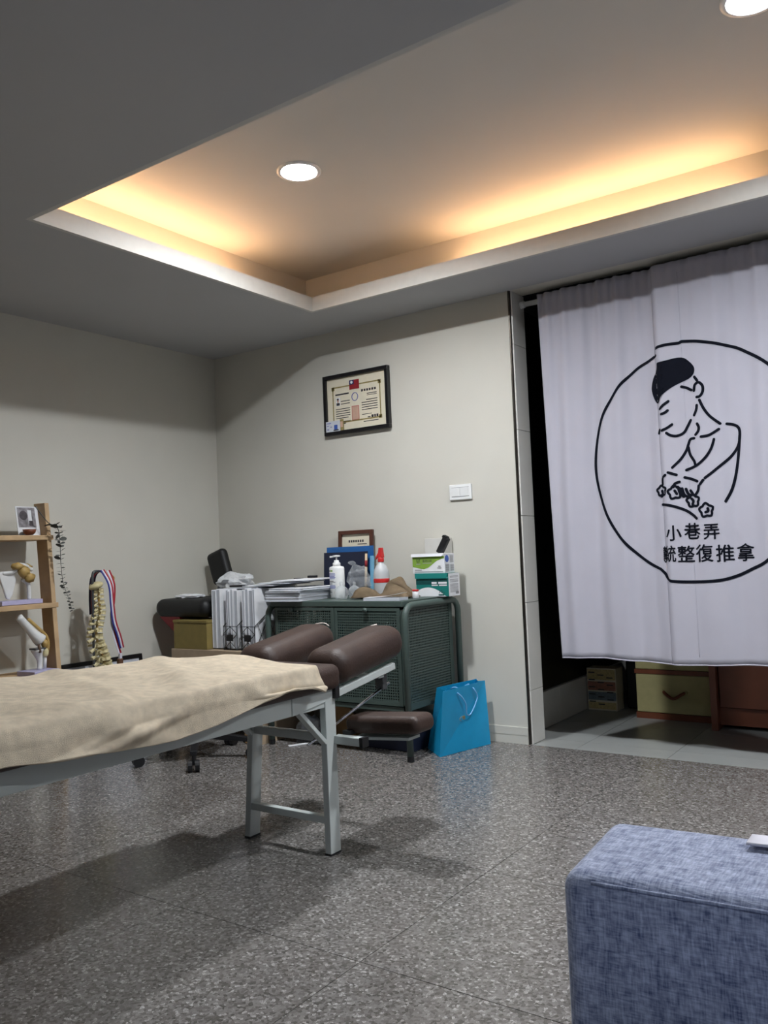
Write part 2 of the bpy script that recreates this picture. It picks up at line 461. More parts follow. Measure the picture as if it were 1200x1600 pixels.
# corner profile and tiled reveal of the doorway
struct(MB().box((DX0-0.003, -0.002, 0), (DX0+0.004, 0.006, ZC)).build('trim_5', 'metal_trim', base=(DX0, 0, 0)))
rv = struct(MB().box((DX0, 0.006, 0), (DX0+0.008, 0.138, ZC)).build('wall_reveal', 'grout', base=(DX0, 0.06, 0)))
zz = [-0.157, 0.243, 0.643, 1.043, 1.443, 1.843, 2.243]
for a, b in zip(zz, zz[1:]):
    a = max(a, 0); b = min(b, ZC)
    MB().box((DX0+0.004, 0.007, a+0.001), (DX0+0.014, 0.137, b-0.001)).build('wall_tile', 'jamb_tile', rv, bevel=0.001, bseg=1)
# the unlit room behind the curtain
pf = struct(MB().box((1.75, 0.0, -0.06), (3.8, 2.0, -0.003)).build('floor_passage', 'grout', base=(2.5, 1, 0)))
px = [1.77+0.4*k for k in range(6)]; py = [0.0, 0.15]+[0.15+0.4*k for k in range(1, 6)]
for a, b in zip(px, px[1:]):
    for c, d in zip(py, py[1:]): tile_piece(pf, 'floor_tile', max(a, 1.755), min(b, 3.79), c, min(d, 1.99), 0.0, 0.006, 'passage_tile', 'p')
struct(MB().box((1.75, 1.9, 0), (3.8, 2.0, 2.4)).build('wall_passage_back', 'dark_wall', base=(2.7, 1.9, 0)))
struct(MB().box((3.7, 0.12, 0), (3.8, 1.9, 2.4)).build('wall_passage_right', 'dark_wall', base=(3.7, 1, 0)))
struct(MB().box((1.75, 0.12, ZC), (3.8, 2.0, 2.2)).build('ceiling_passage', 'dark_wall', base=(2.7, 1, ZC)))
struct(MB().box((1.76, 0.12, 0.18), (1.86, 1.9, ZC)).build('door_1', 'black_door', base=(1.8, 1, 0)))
cb = struct(MB().box((1.78, 0.12, 0), (1.876, 1.9, 0.176)).build('curb', 'grout', base=(1.8, 1, 0)))
for a in (0.125, 0.525, 0.925, 1.325):
    MB().box((1.80, a, 0.002), (1.88, a+0.398, 0.18)).build('wall_tile', 'jamb_tile', cb, bevel=0.001, bseg=1)

# ---------------------------------------------------------------- lamps of the room, plus added ones behind the camera
def downlight(x, y, label, z=ZU, lens='diffuser', d=0.014):
    t = thing('downlight', (x, y, z), label, 'downlight', 'round downlights in the ceiling')
    MB().lathe([(0.0655, d+0.006), (0.0655, -0.003), (0.070, -0.006), (0.084, -0.003), (0.084, 0)], (x, y, z), 48, caps=False).build('trim_ring', 'white_plastic', t, smooth=True)
    MB().lathe([(0.0, d), (0.065, d), (0.065, d+0.004)], (x, y, z), 48).build('diffuser', lens, t)
    return t
downlight(1.675, -1.152, 'round white downlight above the treatment table')
downlight(3.269, -1.152, 'round white downlight cut by the top right corner of the photo')
downlight(4.863, -1.152, 'round white downlight at the far right of the cove, outside the picture')
for x, lb in ((3.269, 'added unseen downlight behind the camera, brightening the sofa'), (4.863, 'added unseen downlight behind the camera, far right')):
    downlight(x, -4.2, lb, ZC, 'rear_fill_diffuser', -0.002)  # assumed fill lamps out of view, added to brighten the sofa side
def cove_tube(a, b, label):
    a = Vector(a); b = Vector(b)
    t = thing('fluorescent_tube', tuple((a+b)/2), label, 'tube lamp', 'warm tubes hidden in the ceiling cove')
    MB().tube([a, b], 0.011, 10).build('glass_tube', 'warm_tube', t, smooth=True)
    d = (b-a).normalized()
    for p, q in ((a, a-d*0.03), (b, b+d*0.03)): MB().tube([p, q], 0.013, 10).build('end_cap', 'white_plastic', t)
    MB().beam(a-d*0.03-Vector((0,0,0.022)), b+d*0.03-Vector((0,0,0.022)), 0.03, 0.02).build('batten', 'white_plastic', t)
cove_tube((0.955, -1.84, 2.152), (0.955, -0.72, 2.152), 'warm tube lamp hidden in the cove along the left wall')
cove_tube((1.80, -0.25, 2.152), (3.05, -0.25, 2.152), 'warm tube lamp hidden in the cove along the back wall')
cove_tube((3.6, -0.25, 2.152), (4.5, -0.25, 2.152), 'warm tube lamp hidden in the cove beyond the curtain')
# ================================================================ TREATMENT TABLE
XA, XB = 1.69, 2.03
tb = thing('treatment_table', (1.86, -2.4, 0), 'brown vinyl treatment table on white square-tube legs in the foreground', 'treatment table')
def rounded_pad(name, x0, x1, y0, y1, z0, z1, parent, bev=0.03, m='brown_vinyl', M=None, crown=0.0):
    """upholstered block: a box with well rounded edges and a slightly crowned top"""
    bm = bmesh.new()
    bmesh.ops.create_cube(bm, size=1.0)
    for v in bm.verts:
        v.co = Vector(((x0+x1)/2+v.co.x*(x1-x0), (y0+y1)/2+v.co.y*(y1-y0), (z0+z1)/2+v.co.z*(z1-z0)))
    bmesh.ops.bevel(bm, geom=list(bm.edges), offset=bev*0.999, segments=6, profile=0.5, affect='EDGES', clamp_overlap=True)
    for ax, lo, hi in ((0, x0+bev, x1-bev), (1, y0+bev, y1-bev), (2, z0+bev, z1-bev)):
        if hi-lo < 0.02: continue
        n = 8 if ax < 2 else 3
        for k in range(n+1):
            c = Vector((0, 0, 0)); nn = Vector((0, 0, 0)); c[ax] = lo+(hi-lo)*(0.004+0.992*k/n); nn[ax] = 1
            bmesh.ops.bisect_plane(bm, geom=list(bm.verts)+list(bm.edges)+list(bm.faces), plane_co=c, plane_no=nn)
    for v in bm.verts:
        u = (v.co.x-(x0+x1)/2)/((x1-x0)/2); w_ = (v.co.y-(y0+y1)/2)/((y1-y0)/2)
        if crown and v.co.z > (z0+z1)/2: v.co.z += crown*max(0, 1-u*u)*max(0, 1-w_**4)
        if M: v.co = M @ v.co
    bm.verts.index_update()
    mb = MB(); mb.v = [tuple(v.co) for v in bm.verts]; mb.f = [tuple(v.index for v in f.verts) for f in bm.faces]; bm.free()
    return mb.build(name, m, parent, smooth=True)
# steel frame: rails and end bars
fr = MB()
for x in (XA+0.0, XB-0.02): fr.box((x-0.0, -3.42, 0.44), (x+0.02, -1.53, 0.49))
fr.box((XA+0.02, -1.56, 0.46), (XB-0.02, -1.535, 0.488)).box((XA+0.02, -3.44, 0.442), (XB-0.02, -3.42, 0.488)).box((XA+0.02, -2.5, 0.45), (XB-0.02, -2.46, 0.48))
fr.build('frame', 'table_white', tb, bevel=0.002)
# raised end of the rail above the head-end leg
MB().hexa([(2.008,-1.70,0.440),(2.034,-1.70,0.440),(2.034,-1.50,0.462),(2.008,-1.50,0.462),(2.008,-1.70,0.492),(2.034,-1.70,0.492),(2.034,-1.50,0.522),(2.008,-1.50,0.522)]).build('rail_end', 'table_white', tb, bevel=0.002)
MB().hexa([(XA,-1.70,0.440),(XA+.026,-1.70,0.440),(XA+.026,-1.50,0.462),(XA,-1.50,0.462),(XA,-1.70,0.492),(XA+.026,-1.70,0.492),(XA+.026,-1.50,0.522),(XA,-1.50,0.522)]).build('rail_end', 'table_white', tb, bevel=0.002)
def leg(xt, xb, y, ztop):
    h = 0.0115; d = 0.024
    P = []
    for z, x in ((0.004, xb), (ztop, xt)):
        P += [(x-h, y-d, z), (x+h, y-d, z), (x+h, y+d, z), (x-h, y+d, z)]
    l = MB().hexa(P).build('leg', 'table_white', tb, bevel=0.002)
    MB().box((xb-h-0.0005, y-d-0.0005, 0), (xb+h+0.0005, y+d+0.0005, 0.006)).build('rubber_foot', 'black_plastic', l)
for y in (-1.527, -3.25):
    leg(2.022, 2.024, y, 0.50); leg(1.726, 1.690, y, 0.46)
    MB().box((1.70, y-0.022, 0.092), (2.014, y+0.0, 0.114)).build('stretcher', 'table_white', tb, bevel=0.002)
    MB().box((1.73, y-0.02, 0.335), (2.012, y+0.0, 0.36)).build('stretcher', 'table_white', tb, bevel=0.002)
    s = 1 if y > -2 else -1
    MB().beam((2.022, y-s*0.155, 0.462), (2.022, y-s*0.022, 0.335), 0.012, 0.024, (1,0,0)).build('brace', 'table_white', tb, bevel=0.001)
    MB().beam((1.72, y-s*0.155, 0.462), (1.715, y-s*0.022, 0.335), 0.012, 0.024, (1,0,0)).build('brace', 'table_white', tb, bevel=0.001)
MB().box((2.02, -1.516, 0.462), (2.046, -1.494, 0.535)).build('hinge_cap', 'black_plastic', tb, bevel=0.002)
MB().box((1.68, -1.516, 0.462), (1.706, -1.494, 0.535)).build('hinge_cap', 'black_plastic', tb, bevel=0.002)
rounded_pad('mattress', 1.50, 2.064, -3.45, -1.500, 0.492, 0.568, tb, 0.026, crown=0.003)
# two face cushions on a tilted head rail
def head_cushion(x0, x1):
    ang = math.radians(9)
    M = Matrix.Translation((0, -1.50, 0.49)) @ Matrix.Rotation(ang, 4, 'X') @ Matrix.Translation((0, 1.50, -0.49))
    return rounded_pad('face_cushion', x0, x1, -1.494, -1.115, 0.487, 0.600, tb, 0.052, M=M)
hc = head_cushion(1.898, 2.060)
# a worn patch where the vinyl has split
MB().blob((2.036, -1.468, 0.571), (0.012, 0.020, 0.007), 10, 6, wob=0.4).build('worn_patch', 'bare_fabric', hc, smooth=True)
MB().tube(spline([(1.93,-1.25,0.634),(1.935,-1.20,0.643),(1.94,-1.14,0.650)],3), 0.003, 6).build('split_seam', 'bare_fabric', hc, smooth=True)
hl = head_cushion(1.600, 1.764)
MB().tube(spline([(1.68,-1.16,0.650),(1.71,-1.145,0.652),(1.735,-1.15,0.643)],3), 0.0025, 6).build('split_seam', 'bare_fabric', hl, smooth=True)
for x in (2.03, 1.64):
    MB().beam((x, -1.49, 0.475), (x, -1.18, 0.517), 0.02, 0.022).build('head_rail', 'table_white', tb, bevel=0.002)
MB().beam((1.64, -1.25, 0.492), (2.03, -1.25, 0.492), 0.03, 0.012).build('head_crossbar', 'table_white', tb)
MB().box((1.98, -1.215, 0.44), (2.01, -1.19, 0.49)).build('strut_bracket', 'grey_metal', tb)
MB().tube([(2.0, -1.60, 0.335), (2.0, -1.46, 0.374), (2.0, -1.165, 0.456)], 0.0045, 8).build('strut', 'chrome', tb, smooth=True)
# outrigger with the arm pad
MB().box((2.03, -1.515, 0.325), (2.13, -1.487, 0.35)).build('arm_beam', 'table_white', tb, bevel=0.002)
MB().box((2.13, -1.517, 0.323), (2.142, -1.485, 0.352)).build('beam_cap', 'black_plastic', tb)
MB().hexa([(2.06,-1.46,0.330),(2.27,-1.46,0.345),(2.27,-1.40,0.345),(2.06,-1.40,0.330),(2.06,-1.46,0.338),(2.27,-1.46,0.353),(2.27,-1.40,0.353),(2.06,-1.40,0.338)]).build('arm_bracket', 'table_white', tb)
MB().box((2.048, -1.49, 0.35), (2.078, -1.462, 0.362)).build('beam_cap', 'black_plastic', tb)
Ma = Matrix.Translation((2.03, 0, 0.36)) @ Matrix.Rotation(math.radians(-4), 4, 'Y') @ Matrix.Translation((-2.03, 0, -0.36))
rounded_pad('arm_pad', 2.042, 2.310, -1.475, -1.365, 0.346, 0.400, tb, 0.022, M=Ma)

# ---------------------------------------------------------------- towel over the table
def lerp_tab(tab, y):
    if y <= tab[0][0]: return tab[0][1]
    for (a, b), (c, d) in zip(tab, tab[1:]):
        if y <= c: return b+(d-b)*(y-a)/(c-a)
    return tab[-1][1]
HEM = [(-3.3,0.50),(-2.8,0.505),(-2.6,0.512),(-2.395,0.490),(-2.18,0.476),(-2.04,0.486),(-1.88,0.512),(-1.77,0.529),(-1.68,0.530),(-1.635,0.515),(-1.60,0.497)]
TOPZ = [(-3.3,0.604),(-2.4,0.600),(-2.1,0.590),(-1.85,0.590),(-1.62,0.586)]
def towel_pt(u, v):
    y = -3.3 + 1.685*v
    tz = lerp_tab(TOPZ, y); hem = lerp_tab(HEM, y)
    # across: far hang, top, near hang
    yy = y + 0.008*math.sin(u*17)*v**6
    if u < 0.16:
        t = u/0.16; x = 1.478-0.012*(1-t); z = 0.50+(tz-0.03-0.50)*t
    elif u < 0.26:
        t = (u-0.16)/0.10; a = PI*(1-t/2); x = 1.508+0.03*math.cos(a); z = tz-0.03+0.03*math.sin(a)
    elif u < 0.62:
        t = (u-0.26)/0.36; x = 1.508+(2.02-1.508)*t; z = tz+0.004*math.sin(PI*t)-0.012*t
    elif u < 0.74:
        t = (u-0.62)/0.12; a = PI/2*(1-t); x = 2.02+0.058*math.cos(a); z = tz-0.012-0.05+0.05*math.sin(a)
    else:
        t = (u-0.74)/0.26; z0 = tz-0.062; x = 2.078+0.010*t; z = z0+(hem-z0)*t
    p = Vector((x, yy, z))
    n1 = noise.noise(Vector((x*5, y*4.2, z*5)))*0.012+noise.noise(Vector((x*14, y*9, z*14+3)))*0.006
    n1 += 0.010*noise.noise(Vector((x*2.2+y*3.0, y*2.0, z*6+7)))
    ridge = 0.010*math.exp(-((y+2.32+0.5*(u-0.7))/0.035)**2) + 0.008*math.exp(-((y+1.90-0.5*(u-0.7))/0.03)**2) + 0.016*math.exp(-((y+2.05+0.9*(u-0.6))/0.05)**2) + 0.010*math.exp(-((y+1.72+0.35*(u-0.8))/0.03)**2) + 0.009*math.exp(-((y+2.5-0.6*(u-0.5))/0.06)**2)
    near = min(1, max(0, (u-0.55)/0.2))
    p.z += (n1 + ridge*0.8)*(1 - 0.6*near) if u > 0.16 else 0
    if 0.2 < u < 0.7: p.z = max(p.z, 0.577)
    p.x += (abs(n1)*0.8 + ridge)*near
    return p
tag(MB().grid(towel_pt, 70, 110).build('towel', 'towel', base=(1.8, -2.4, 0.6), smooth=True, solid=0.007, subsurf=1),
    'beige fleece towel spread over the treatment table', 'towel')

# ================================================================ GREEN PERFORATED CABINET
cbn = thing('metal_cabinet', (1.23, -0.27, 0), 'grey-green perforated metal cabinet with tubular frame against the back wall', 'cabinet')
def u_frame(x):
    yF, yB, zt, r = -0.50, -0.045, 0.665, 0.055
    pts = [(x, yF, 0.02), (x, yF, zt-r)]
    pts += [(x, yF+r-r*math.cos(a), zt-r+r*math.sin(a)) for a in (PI/8, PI/4, 3*PI/8, PI/2)]
    pts += [(x, yB-r+r*math.sin(a), zt-r+r*math.cos(a)) for a in (0, PI/8, PI/4, 3*PI/8, PI/2)]
    pts += [(x, yB, 0.02)]
    o = MB().tube(pts, 0.0145, 14).build('tube_frame', 'cab_green', cbn, smooth=True)
    for y in (yF, yB): MB().lathe([(0.0155, 0), (0.0155, 0.024)], (x, y, 0), 14).build('foot_cap', 'black_plastic', o)
u_frame(1.632); u_frame(0.834)
x0, x1, y0, y1, z0, z1 = 0.873, 1.606, -0.49, -0.06, 0.205, 0.66
MB().box((0.850, y0-0.008, z1), (1.616, y1, 0.686)).build('top_panel', 'cab_green', cbn, bevel=0.003)
MB().box((x0, y0, z0), (x1, y1, z0+0.022)).build('bottom_panel', 'cab_green', cbn, bevel=0.002)
MB().box((x0, y1-0.004, z0), (x1, y1, z1)).build('back_panel', 'cab_green', cbn)
for x in (x0, x1-0.002):
    sd = MB().box((x, y0+0.035, z0+0.03), (x+0.002, y1-0.03, z1-0.012)).build('side_panel', 'cab_perf_y', cbn)
    MB().box((x-0.002, y0, z0), (x+0.004, y0+0.035, z1)).box((x-0.002, y1-0.03, z0), (x+0.004, y1, z1)).box((x-0.002, y0, z0), (x+0.004, y1, z0+0.03)).box((x-0.002, y0, z1-0.012), (x+0.004, y1, z1)).build('side_border', 'cab_green', sd)
for a, b, kx in ((x0+0.004, 1.238, 0.986), (1.242, x1-0.004, 1.424)):
    d = MB().box((a+0.016, y0-0.003, z0+0.045), (b-0.016, y0-0.001, z1-0.018)).build('door', 'cab_perf_x', cbn)
    MB().box((a, y0-0.005, z0+0.026), (a+0.016, y0, z1-0.004)).box((b-0.016, y0-0.005, z0+0.026), (b, y0, z1-0.004)).box((a+0.016, y0-0.005, z0+0.026), (b-0.016, y0, z0+0.045)).box((a+0.016, y0-0.005, z1-0.018), (b-0.016, y0, z1-0.004)).build('door_frame', 'cab_green', d)
    MB().tube([(kx, y0-0.004, z1-0.014), (kx, y0-0.02, z1-0.014)], [0.008, 0.012], 12).build('knob', 'cab_green', d, smooth=True)
MB().box((x0+0.01, y0+0.02, 0.42), (x1-0.01, y1-0.01, 0.43)).build('inner_shelf', 'cab_green', cbn)
# what shimmers through the holes
tag(MB().box((0.96, -0.42, 0.432), (1.10, -0.24, 0.56)).build('storage_box', 'pale_blue', base=(1.03, -0.33, 0.432), bevel=0.003), 'pale storage box glimpsed through the left perforated door', 'box')
tag(MB().box((1.46, -0.44, 0.432), (1.54, -0.36, 0.58)).build('paper_carton', 'paper', base=(1.5, -0.40, 0.432), bevel=0.003), 'white carton glimpsed through the right perforated door', 'carton')
TZ = 0.686
# ---------------------------------------------------------------- on the cabinet
grp = 'white booklets stacked on the cabinet'
bz = TZ+0.0005
bk_labels = ['bottom booklet of the white stack on the green cabinet', 'second booklet from the bottom of the white stack', 'middle booklet of the white stack on the cabinet', 'fourth booklet up in the white stack', 'top booklet of the white stack on the green cabinet']
for i, (dx, dy, rz, th) in enumerate(((0,0,0.05,0.016),(0.004,0.004,0.02,0.012),(-0.004,0.01,0.06,0.014),(0.012,0.0,-0.02,0.008),(0.02,0.012,0.03,0.010))):
    c = Vector((0.945+dx, -0.385+dy, bz+th/2))
    t = thing('booklet', (c.x, c.y, bz), bk_labels[i], 'booklet', grp)
    MB().obox(c, (0.208, 0.29, th-0.002), (0,0,rz)).build('pages', 'paper_grey', t)
    MB().obox(c+Vector((0,0,th/2-0.0006)), (0.212, 0.294, 0.0009), (0,0,rz)).obox(c-Vector((0,0,th/2-0.0006)), (0.212, 0.294, 0.0009), (0,0,rz)).build('cover', 'paper', t)
    bz += th+0.0004
# lotion pump bottle
lx, ly = 1.10, -0.285
t = thing('lotion_bottle', (lx, ly, TZ), 'white pump lotion bottle with violet label text on the cabinet', 'bottle')
MB().lathe([(0.0,0.001),(0.038,0.001),(0.041,0.006),(0.041,0.145),(0.038,0.153),(0.020,0.157),(0.0,0.157)], (lx,ly,TZ), 28, 1.0, 0.72).build('body', 'white_plastic', t, smooth=True)
MB().lathe([(0.0,0.155),(0.019,0.155),(0.019,0.172),(0.013,0.176),(0.011,0.186),(0.0,0.186)], (lx,ly,TZ), 18).build('collar', 'white_plastic', t, smooth=True)
pm = MB().lathe([(0.004,0.184),(0.004,0.200),(0.019,0.203),(0.019,0.209),(0.0,0.211)], (lx,ly,TZ), 16); pm.beam((lx,ly,TZ+0.205),(lx-0.032,ly-0.008,TZ+0.203),0.012,0.008)
pm.build('pump_head', 'white_plastic', t, smooth=False)
lab = MB()
def on_bottle(a, z, r=1.006): return (lx+0.041*r*math.cos(a), ly+0.041*0.72*r*math.sin(a), TZ+z)
def bottle_strip(a0, a1, z0_, z1_, mb):
    mb.grid(lambda u, v: on_bottle(a0+(a1-a0)*u, z0_+(z1_-z0_)*v), 6, 1)
A0 = math.radians(-150); A1 = math.radians(-72)
for z in (0.118, 0.112, 0.106, 0.100, 0.094, 0.060, 0.054, 0.048): bottle_strip(A0, A1-random.random()*0.2, z, z+0.004, lab)
lab.build('label_text', 'ink_blue', t)['kind'] = 'stuff'
lb2 = MB()
for z, k in ((0.083,0.3),(0.078,0.05),(0.070,0.5),(0.035,0.7),(0.029,0.6),(0.014,0.9),(0.009,0.8)): bottle_strip(A0, A1-k, z, z+0.003, lb2)
lb2.build('label_text', 'ink', t)['kind'] = 'stuff'
lb3 = MB(); bottle_strip(A0+0.55, A0+0.95, 0.130, 0.138, lb3); lb3.build('label_mark', 'box_green', t)
lb4 = MB(); bottle_strip(A0+0.0, A0+0.5, 0.131, 0.137, lb4); lb4.build('label_mark', 'frame_brown', t)
# leaning boards and the small framed certificate
def lean(name, m, xa, xb, yb, h, tilt, th, z=TZ, parent=None, base=None):
    return MB().obox(((xa+xb)/2, yb+math.sin(tilt)*h/2, z+math.cos(tilt)*h/2), (xb-xa, th, h), (-tilt, 0, 0)).build(name, m, parent, base=base)
cf = thing('small_picture_frame', (1.03, -0.05, TZ), 'small brown framed certificate leaning behind the blue folders', 'picture frame')
fx0, fx1, fh = 0.925, 1.148, 0.335; tl = 0.06
def lp(x, z, y=0.0):   # point on the leaning frame
    return Vector((x, -0.045+math.sin(tl)*z+y*math.cos(tl), TZ+math.cos(tl)*z-y*math.sin(tl)))
for a in ((fx0, fx0+0.02, 0, fh), (fx1-0.02, fx1, 0, fh), (fx0+0.02, fx1-0.02, 0, 0.02), (fx0+0.02, fx1-0.02, fh-0.02, fh)):
    P = [lp(a[0],a[2],-0.016), lp(a[1],a[2],-0.016), lp(a[1],a[2],0), lp(a[0],a[2],0), lp(a[0],a[3],-0.016), lp(a[1],a[3],-0.016), lp(a[1],a[3],0), lp(a[0],a[3],0)]
    MB().hexa(P).build('frame_bar', 'frame_brown', cf, bevel=0.002)
sh = MB().poly([lp(fx0+0.02,0.02,-0.004), lp(fx1-0.02,0.02,-0.004), lp(fx1-0.02,fh-0.02,-0.004), lp(fx0+0.02,fh-0.02,-0.004)]).build('certificate_sheet', 'paper_cream', cf)
mb = MB(); U = Vector((1,0,0)); Wv = (lp(0,1)-lp(0,0)).normalized(); O = lp(fx0, 0, -0.0045)
for k in range(7): quad_print(mb, O, U, Wv, 0.062+k*0.0145, 0.072+k*0.0145, fh-0.062, fh-0.050)
quad_print(mb, O, U, Wv, 0.12, 0.18, fh-0.074, fh-0.070); quad_print(mb, O, U, Wv, 0.035, 0.15, fh-0.098, fh-0.094); quad_print(mb, O, U, Wv, 0.035, 0.14, fh-0.110, fh-0.106)
mb.build('printed_text', 'ink', sh)['kind'] = 'stuff'
quad_print(MB(), O, U, Wv, 0.162, 0.19, fh-0.112, fh-0.092).build('photo_print', 'blue_dot', sh)
tag(lean('folder', 'blue_board', 0.862, 1.165, -0.075, 0.252, 0.06, 0.003, base=(1.0, -0.07, TZ)), 'bright blue folder standing behind the navy one', 'folder', 'folders leaning on the wall')
t = tag(lean('folder', 'navy_board', 0.868, 1.150, -0.105, 0.224, 0.06, 0.004, base=(1.0, -0.1, TZ)), 'navy blue folder standing upright behind the lotion bottle', 'folder', 'folders leaning on the wall')
tag(lean('plastic_sleeve', 'pale_blue', 1.155, 1.178, -0.088, 0.2, 0.06, 0.004, base=(1.17, -0.08, TZ)), 'pale blue sleeve edge peeking out right of the navy folder', 'sleeve')
t = thing('moxa_stick', (1.177, -0.16, TZ), 'wooden stick with a red mark standing in front of the navy folder', 'stick')
MB().tube([(1.177,-0.16,TZ+0.001),(1.172,-0.135,TZ+0.212)], 0.0065, 10).build('stick_body', 'wood_stick', t, smooth=True)
MB().tube([(1.1735,-0.1427,TZ+0.146),(1.1728,-0.139,TZ+0.178)], 0.0068, 10).build('stick_mark', 'flag_red', t, smooth=True)
t = thing('clear_bag', (1.165, -0.2, TZ), 'crumpled clear plastic bag beside the lotion bottle', 'plastic bag')
MB().blob((1.16, -0.188, TZ+0.078), (0.062, 0.028, 0.075), 18, 12, wob=0.55, freq=2.4).build('bag_body', 'clear_plastic', t, smooth=False)
tag(MB().lathe([(0.0,0),(0.018,0.002),(0.021,0.012),(0.016,0.024),(0.0,0.027)], (1.120,-0.175,TZ+0.166), 14, 1.0, 0.5, Matrix.Rotation(1.4, 3, 'X')).build('clear_dish', 'clear_plastic', base=(1.12,-0.175,TZ+0.166), smooth=True), 'clear round lid poking up behind the lotion pump', 'lid')
grp = 'glass cups on the cabinet'
for k, (x, y, s_, lb) in enumerate(((1.165, -0.338, 1.0, 'glass cupping cup nearest the lotion bottle'), (1.197, -0.276, 0.95, 'glass cupping cup half behind another cup'))):
    t = thing('cupping_cup', (x, y, TZ), lb, 'cup', grp)
    MB().lathe([(0.026*s_,0.0005),(0.031*s_,0.010*s_),(0.034*s_,0.03*s_),(0.030*s_,0.048*s_),(0.016*s_,0.060*s_),(0.009*s_,0.063*s_)], (x,y,TZ), 20).build('bowl', 'glass', t, smooth=True)
    MB().tube([(x,y,TZ+0.062*s_),(x,y,TZ+0.082*s_)], 0.007*s_, 10).build('valve', 'glass', t, smooth=True)
t = thing('metal_dish', (1.225, -0.10, TZ), 'small bright metal dish with a bent white handle', 'dish')
MB().lathe([(0.0,0.0005),(0.022,0.001),(0.032,0.022),(0.030,0.023),(0.02,0.004),(0.0,0.003)], (1.225,-0.10,TZ), 18).build('dish_bowl', 'chrome', t, smooth=True)
MB().tube(spline([(1.225,-0.10,TZ+0.02),(1.228,-0.11,TZ+0.05),(1.26,-0.115,TZ+0.066)],4), 0.004, 8).build('handle', 'white_plastic', t, smooth=True)
# spray bottle
sx, sy = 1.285, -0.17
t = thing('spray_bottle', (sx, sy, TZ), 'cloudy spray bottle with red trigger head and red band', 'spray bottle')
MB().lathe([(0.0,0.001),(0.037,0.001),(0.039,0.006),(0.039,0.105),(0.036,0.13),(0.024,0.152),(0.013,0.162),(0.013,0.176),(0.0,0.176)], (sx,sy,TZ), 24).build('body', 'bottle_translucent', t, smooth=True)
MB().lathe([(0.0395,0.068),(0.0398,0.069),(0.0398,0.087),(0.0395,0.088)], (sx,sy,TZ), 24).build('band', 'red_plastic', t, smooth=True)
hd = MB().lathe([(0.015,0.168),(0.016,0.172),(0.016,0.186),(0.011,0.192)], (sx,sy,TZ), 16)
hd.hexa([(sx-0.014,sy-0.01,TZ+0.19),(sx+0.014,sy-0.01,TZ+0.19),(sx+0.014,sy+0.012,TZ+0.19),(sx-0.014,sy+0.012,TZ+0.19),(sx-0.006,sy-0.008,TZ+0.238),(sx+0.010,sy-0.008,TZ+0.238),(sx+0.010,sy+0.01,TZ+0.238),(sx-0.006,sy+0.01,TZ+0.238)])
hd.build('trigger_head', 'red_plastic', t, bevel=0.0015)
MB().prism([(sx-0.012,sy-0.004,TZ+0.215),(sx-0.026,sy-0.004,TZ+0.196),(sx-0.03,sy-0.004,TZ+0.180),(sx-0.02,sy-0.004,TZ+0.19),(sx-0.01,sy-0.004,TZ+0.2)], (0,0.01,0)).build('trigger', 'red_plastic', t)
# brown cloth heap
def cloth_pt(u, v):
    x = 1.243+0.31*u; y = -0.380+0.145*v
    e = math.sin(PI*min(1, max(0, u)))**0.6*math.sin(PI*min(1, max(0, v)))**0.5
    h = 0.055+0.036*math.sin(u*7.5+v*2.0+0.6)+0.026*noise.noise(Vector((u*4.2, v*3.2, 1.7)))+0.030*math.exp(-((u-0.72)/0.12)**2-((v-0.55)/0.3)**2)
    return (x+0.02*noise.noise(Vector((v*5, u*3, 5))), y+0.03*noise.noise(Vector((u*4, v*4, 9))), TZ+0.005+max(0.0, h)*e)
tag(MB().grid(cloth_pt, 36, 24).build('cloth', 'brown_cloth', base=(1.37,-0.36,TZ), smooth=True, solid=0.004, subsurf=1), 'crumpled taupe brown cloth lying on the cabinet', 'cloth')
# papers and booklet at the front right of the cabinet top
t = thing('magazine', (1.50, -0.41, TZ), 'open booklet with white pages at the right front of the cabinet', 'magazine')
MB().obox((1.500,-0.450,TZ+0.007), (0.19,0.075,0.012), (0,0,0.04)).build('pages', 'paper_grey', t)
MB().grid(lambda u,v: (1.405+0.20*u-0.01*v, -0.485+0.055*v+0.012*u, TZ+0.0145+0.02*u*u), 10, 4).build('loose_sheet', 'paper', t, smooth=True, solid=0.0008)
tag(MB().obox((1.505,-0.30,TZ+0.018), (0.05,0.045,0.034), (0,0,0.2)).build('black_pouch', 'vinyl_black', base=(1.505,-0.3,TZ), bevel=0.006), 'small black pouch in front of the teal mask box', 'pouch')
t = thing('small_vial', (1.583,-0.33,TZ), 'small clear jar with a red cap by the teal box', 'jar')
MB().lathe([(0.0,0.0005),(0.014,0.001),(0.015,0.004),(0.015,0.032),(0.0,0.033)], (1.583,-0.33,TZ), 16).build('jar_body', 'cloudy_plastic', t, smooth=True)
MB().lathe([(0.0,0.033),(0.015,0.033),(0.015,0.041),(0.0,0.042)], (1.583,-0.33,TZ), 16).build('cap', 'red_plastic', t, smooth=True)
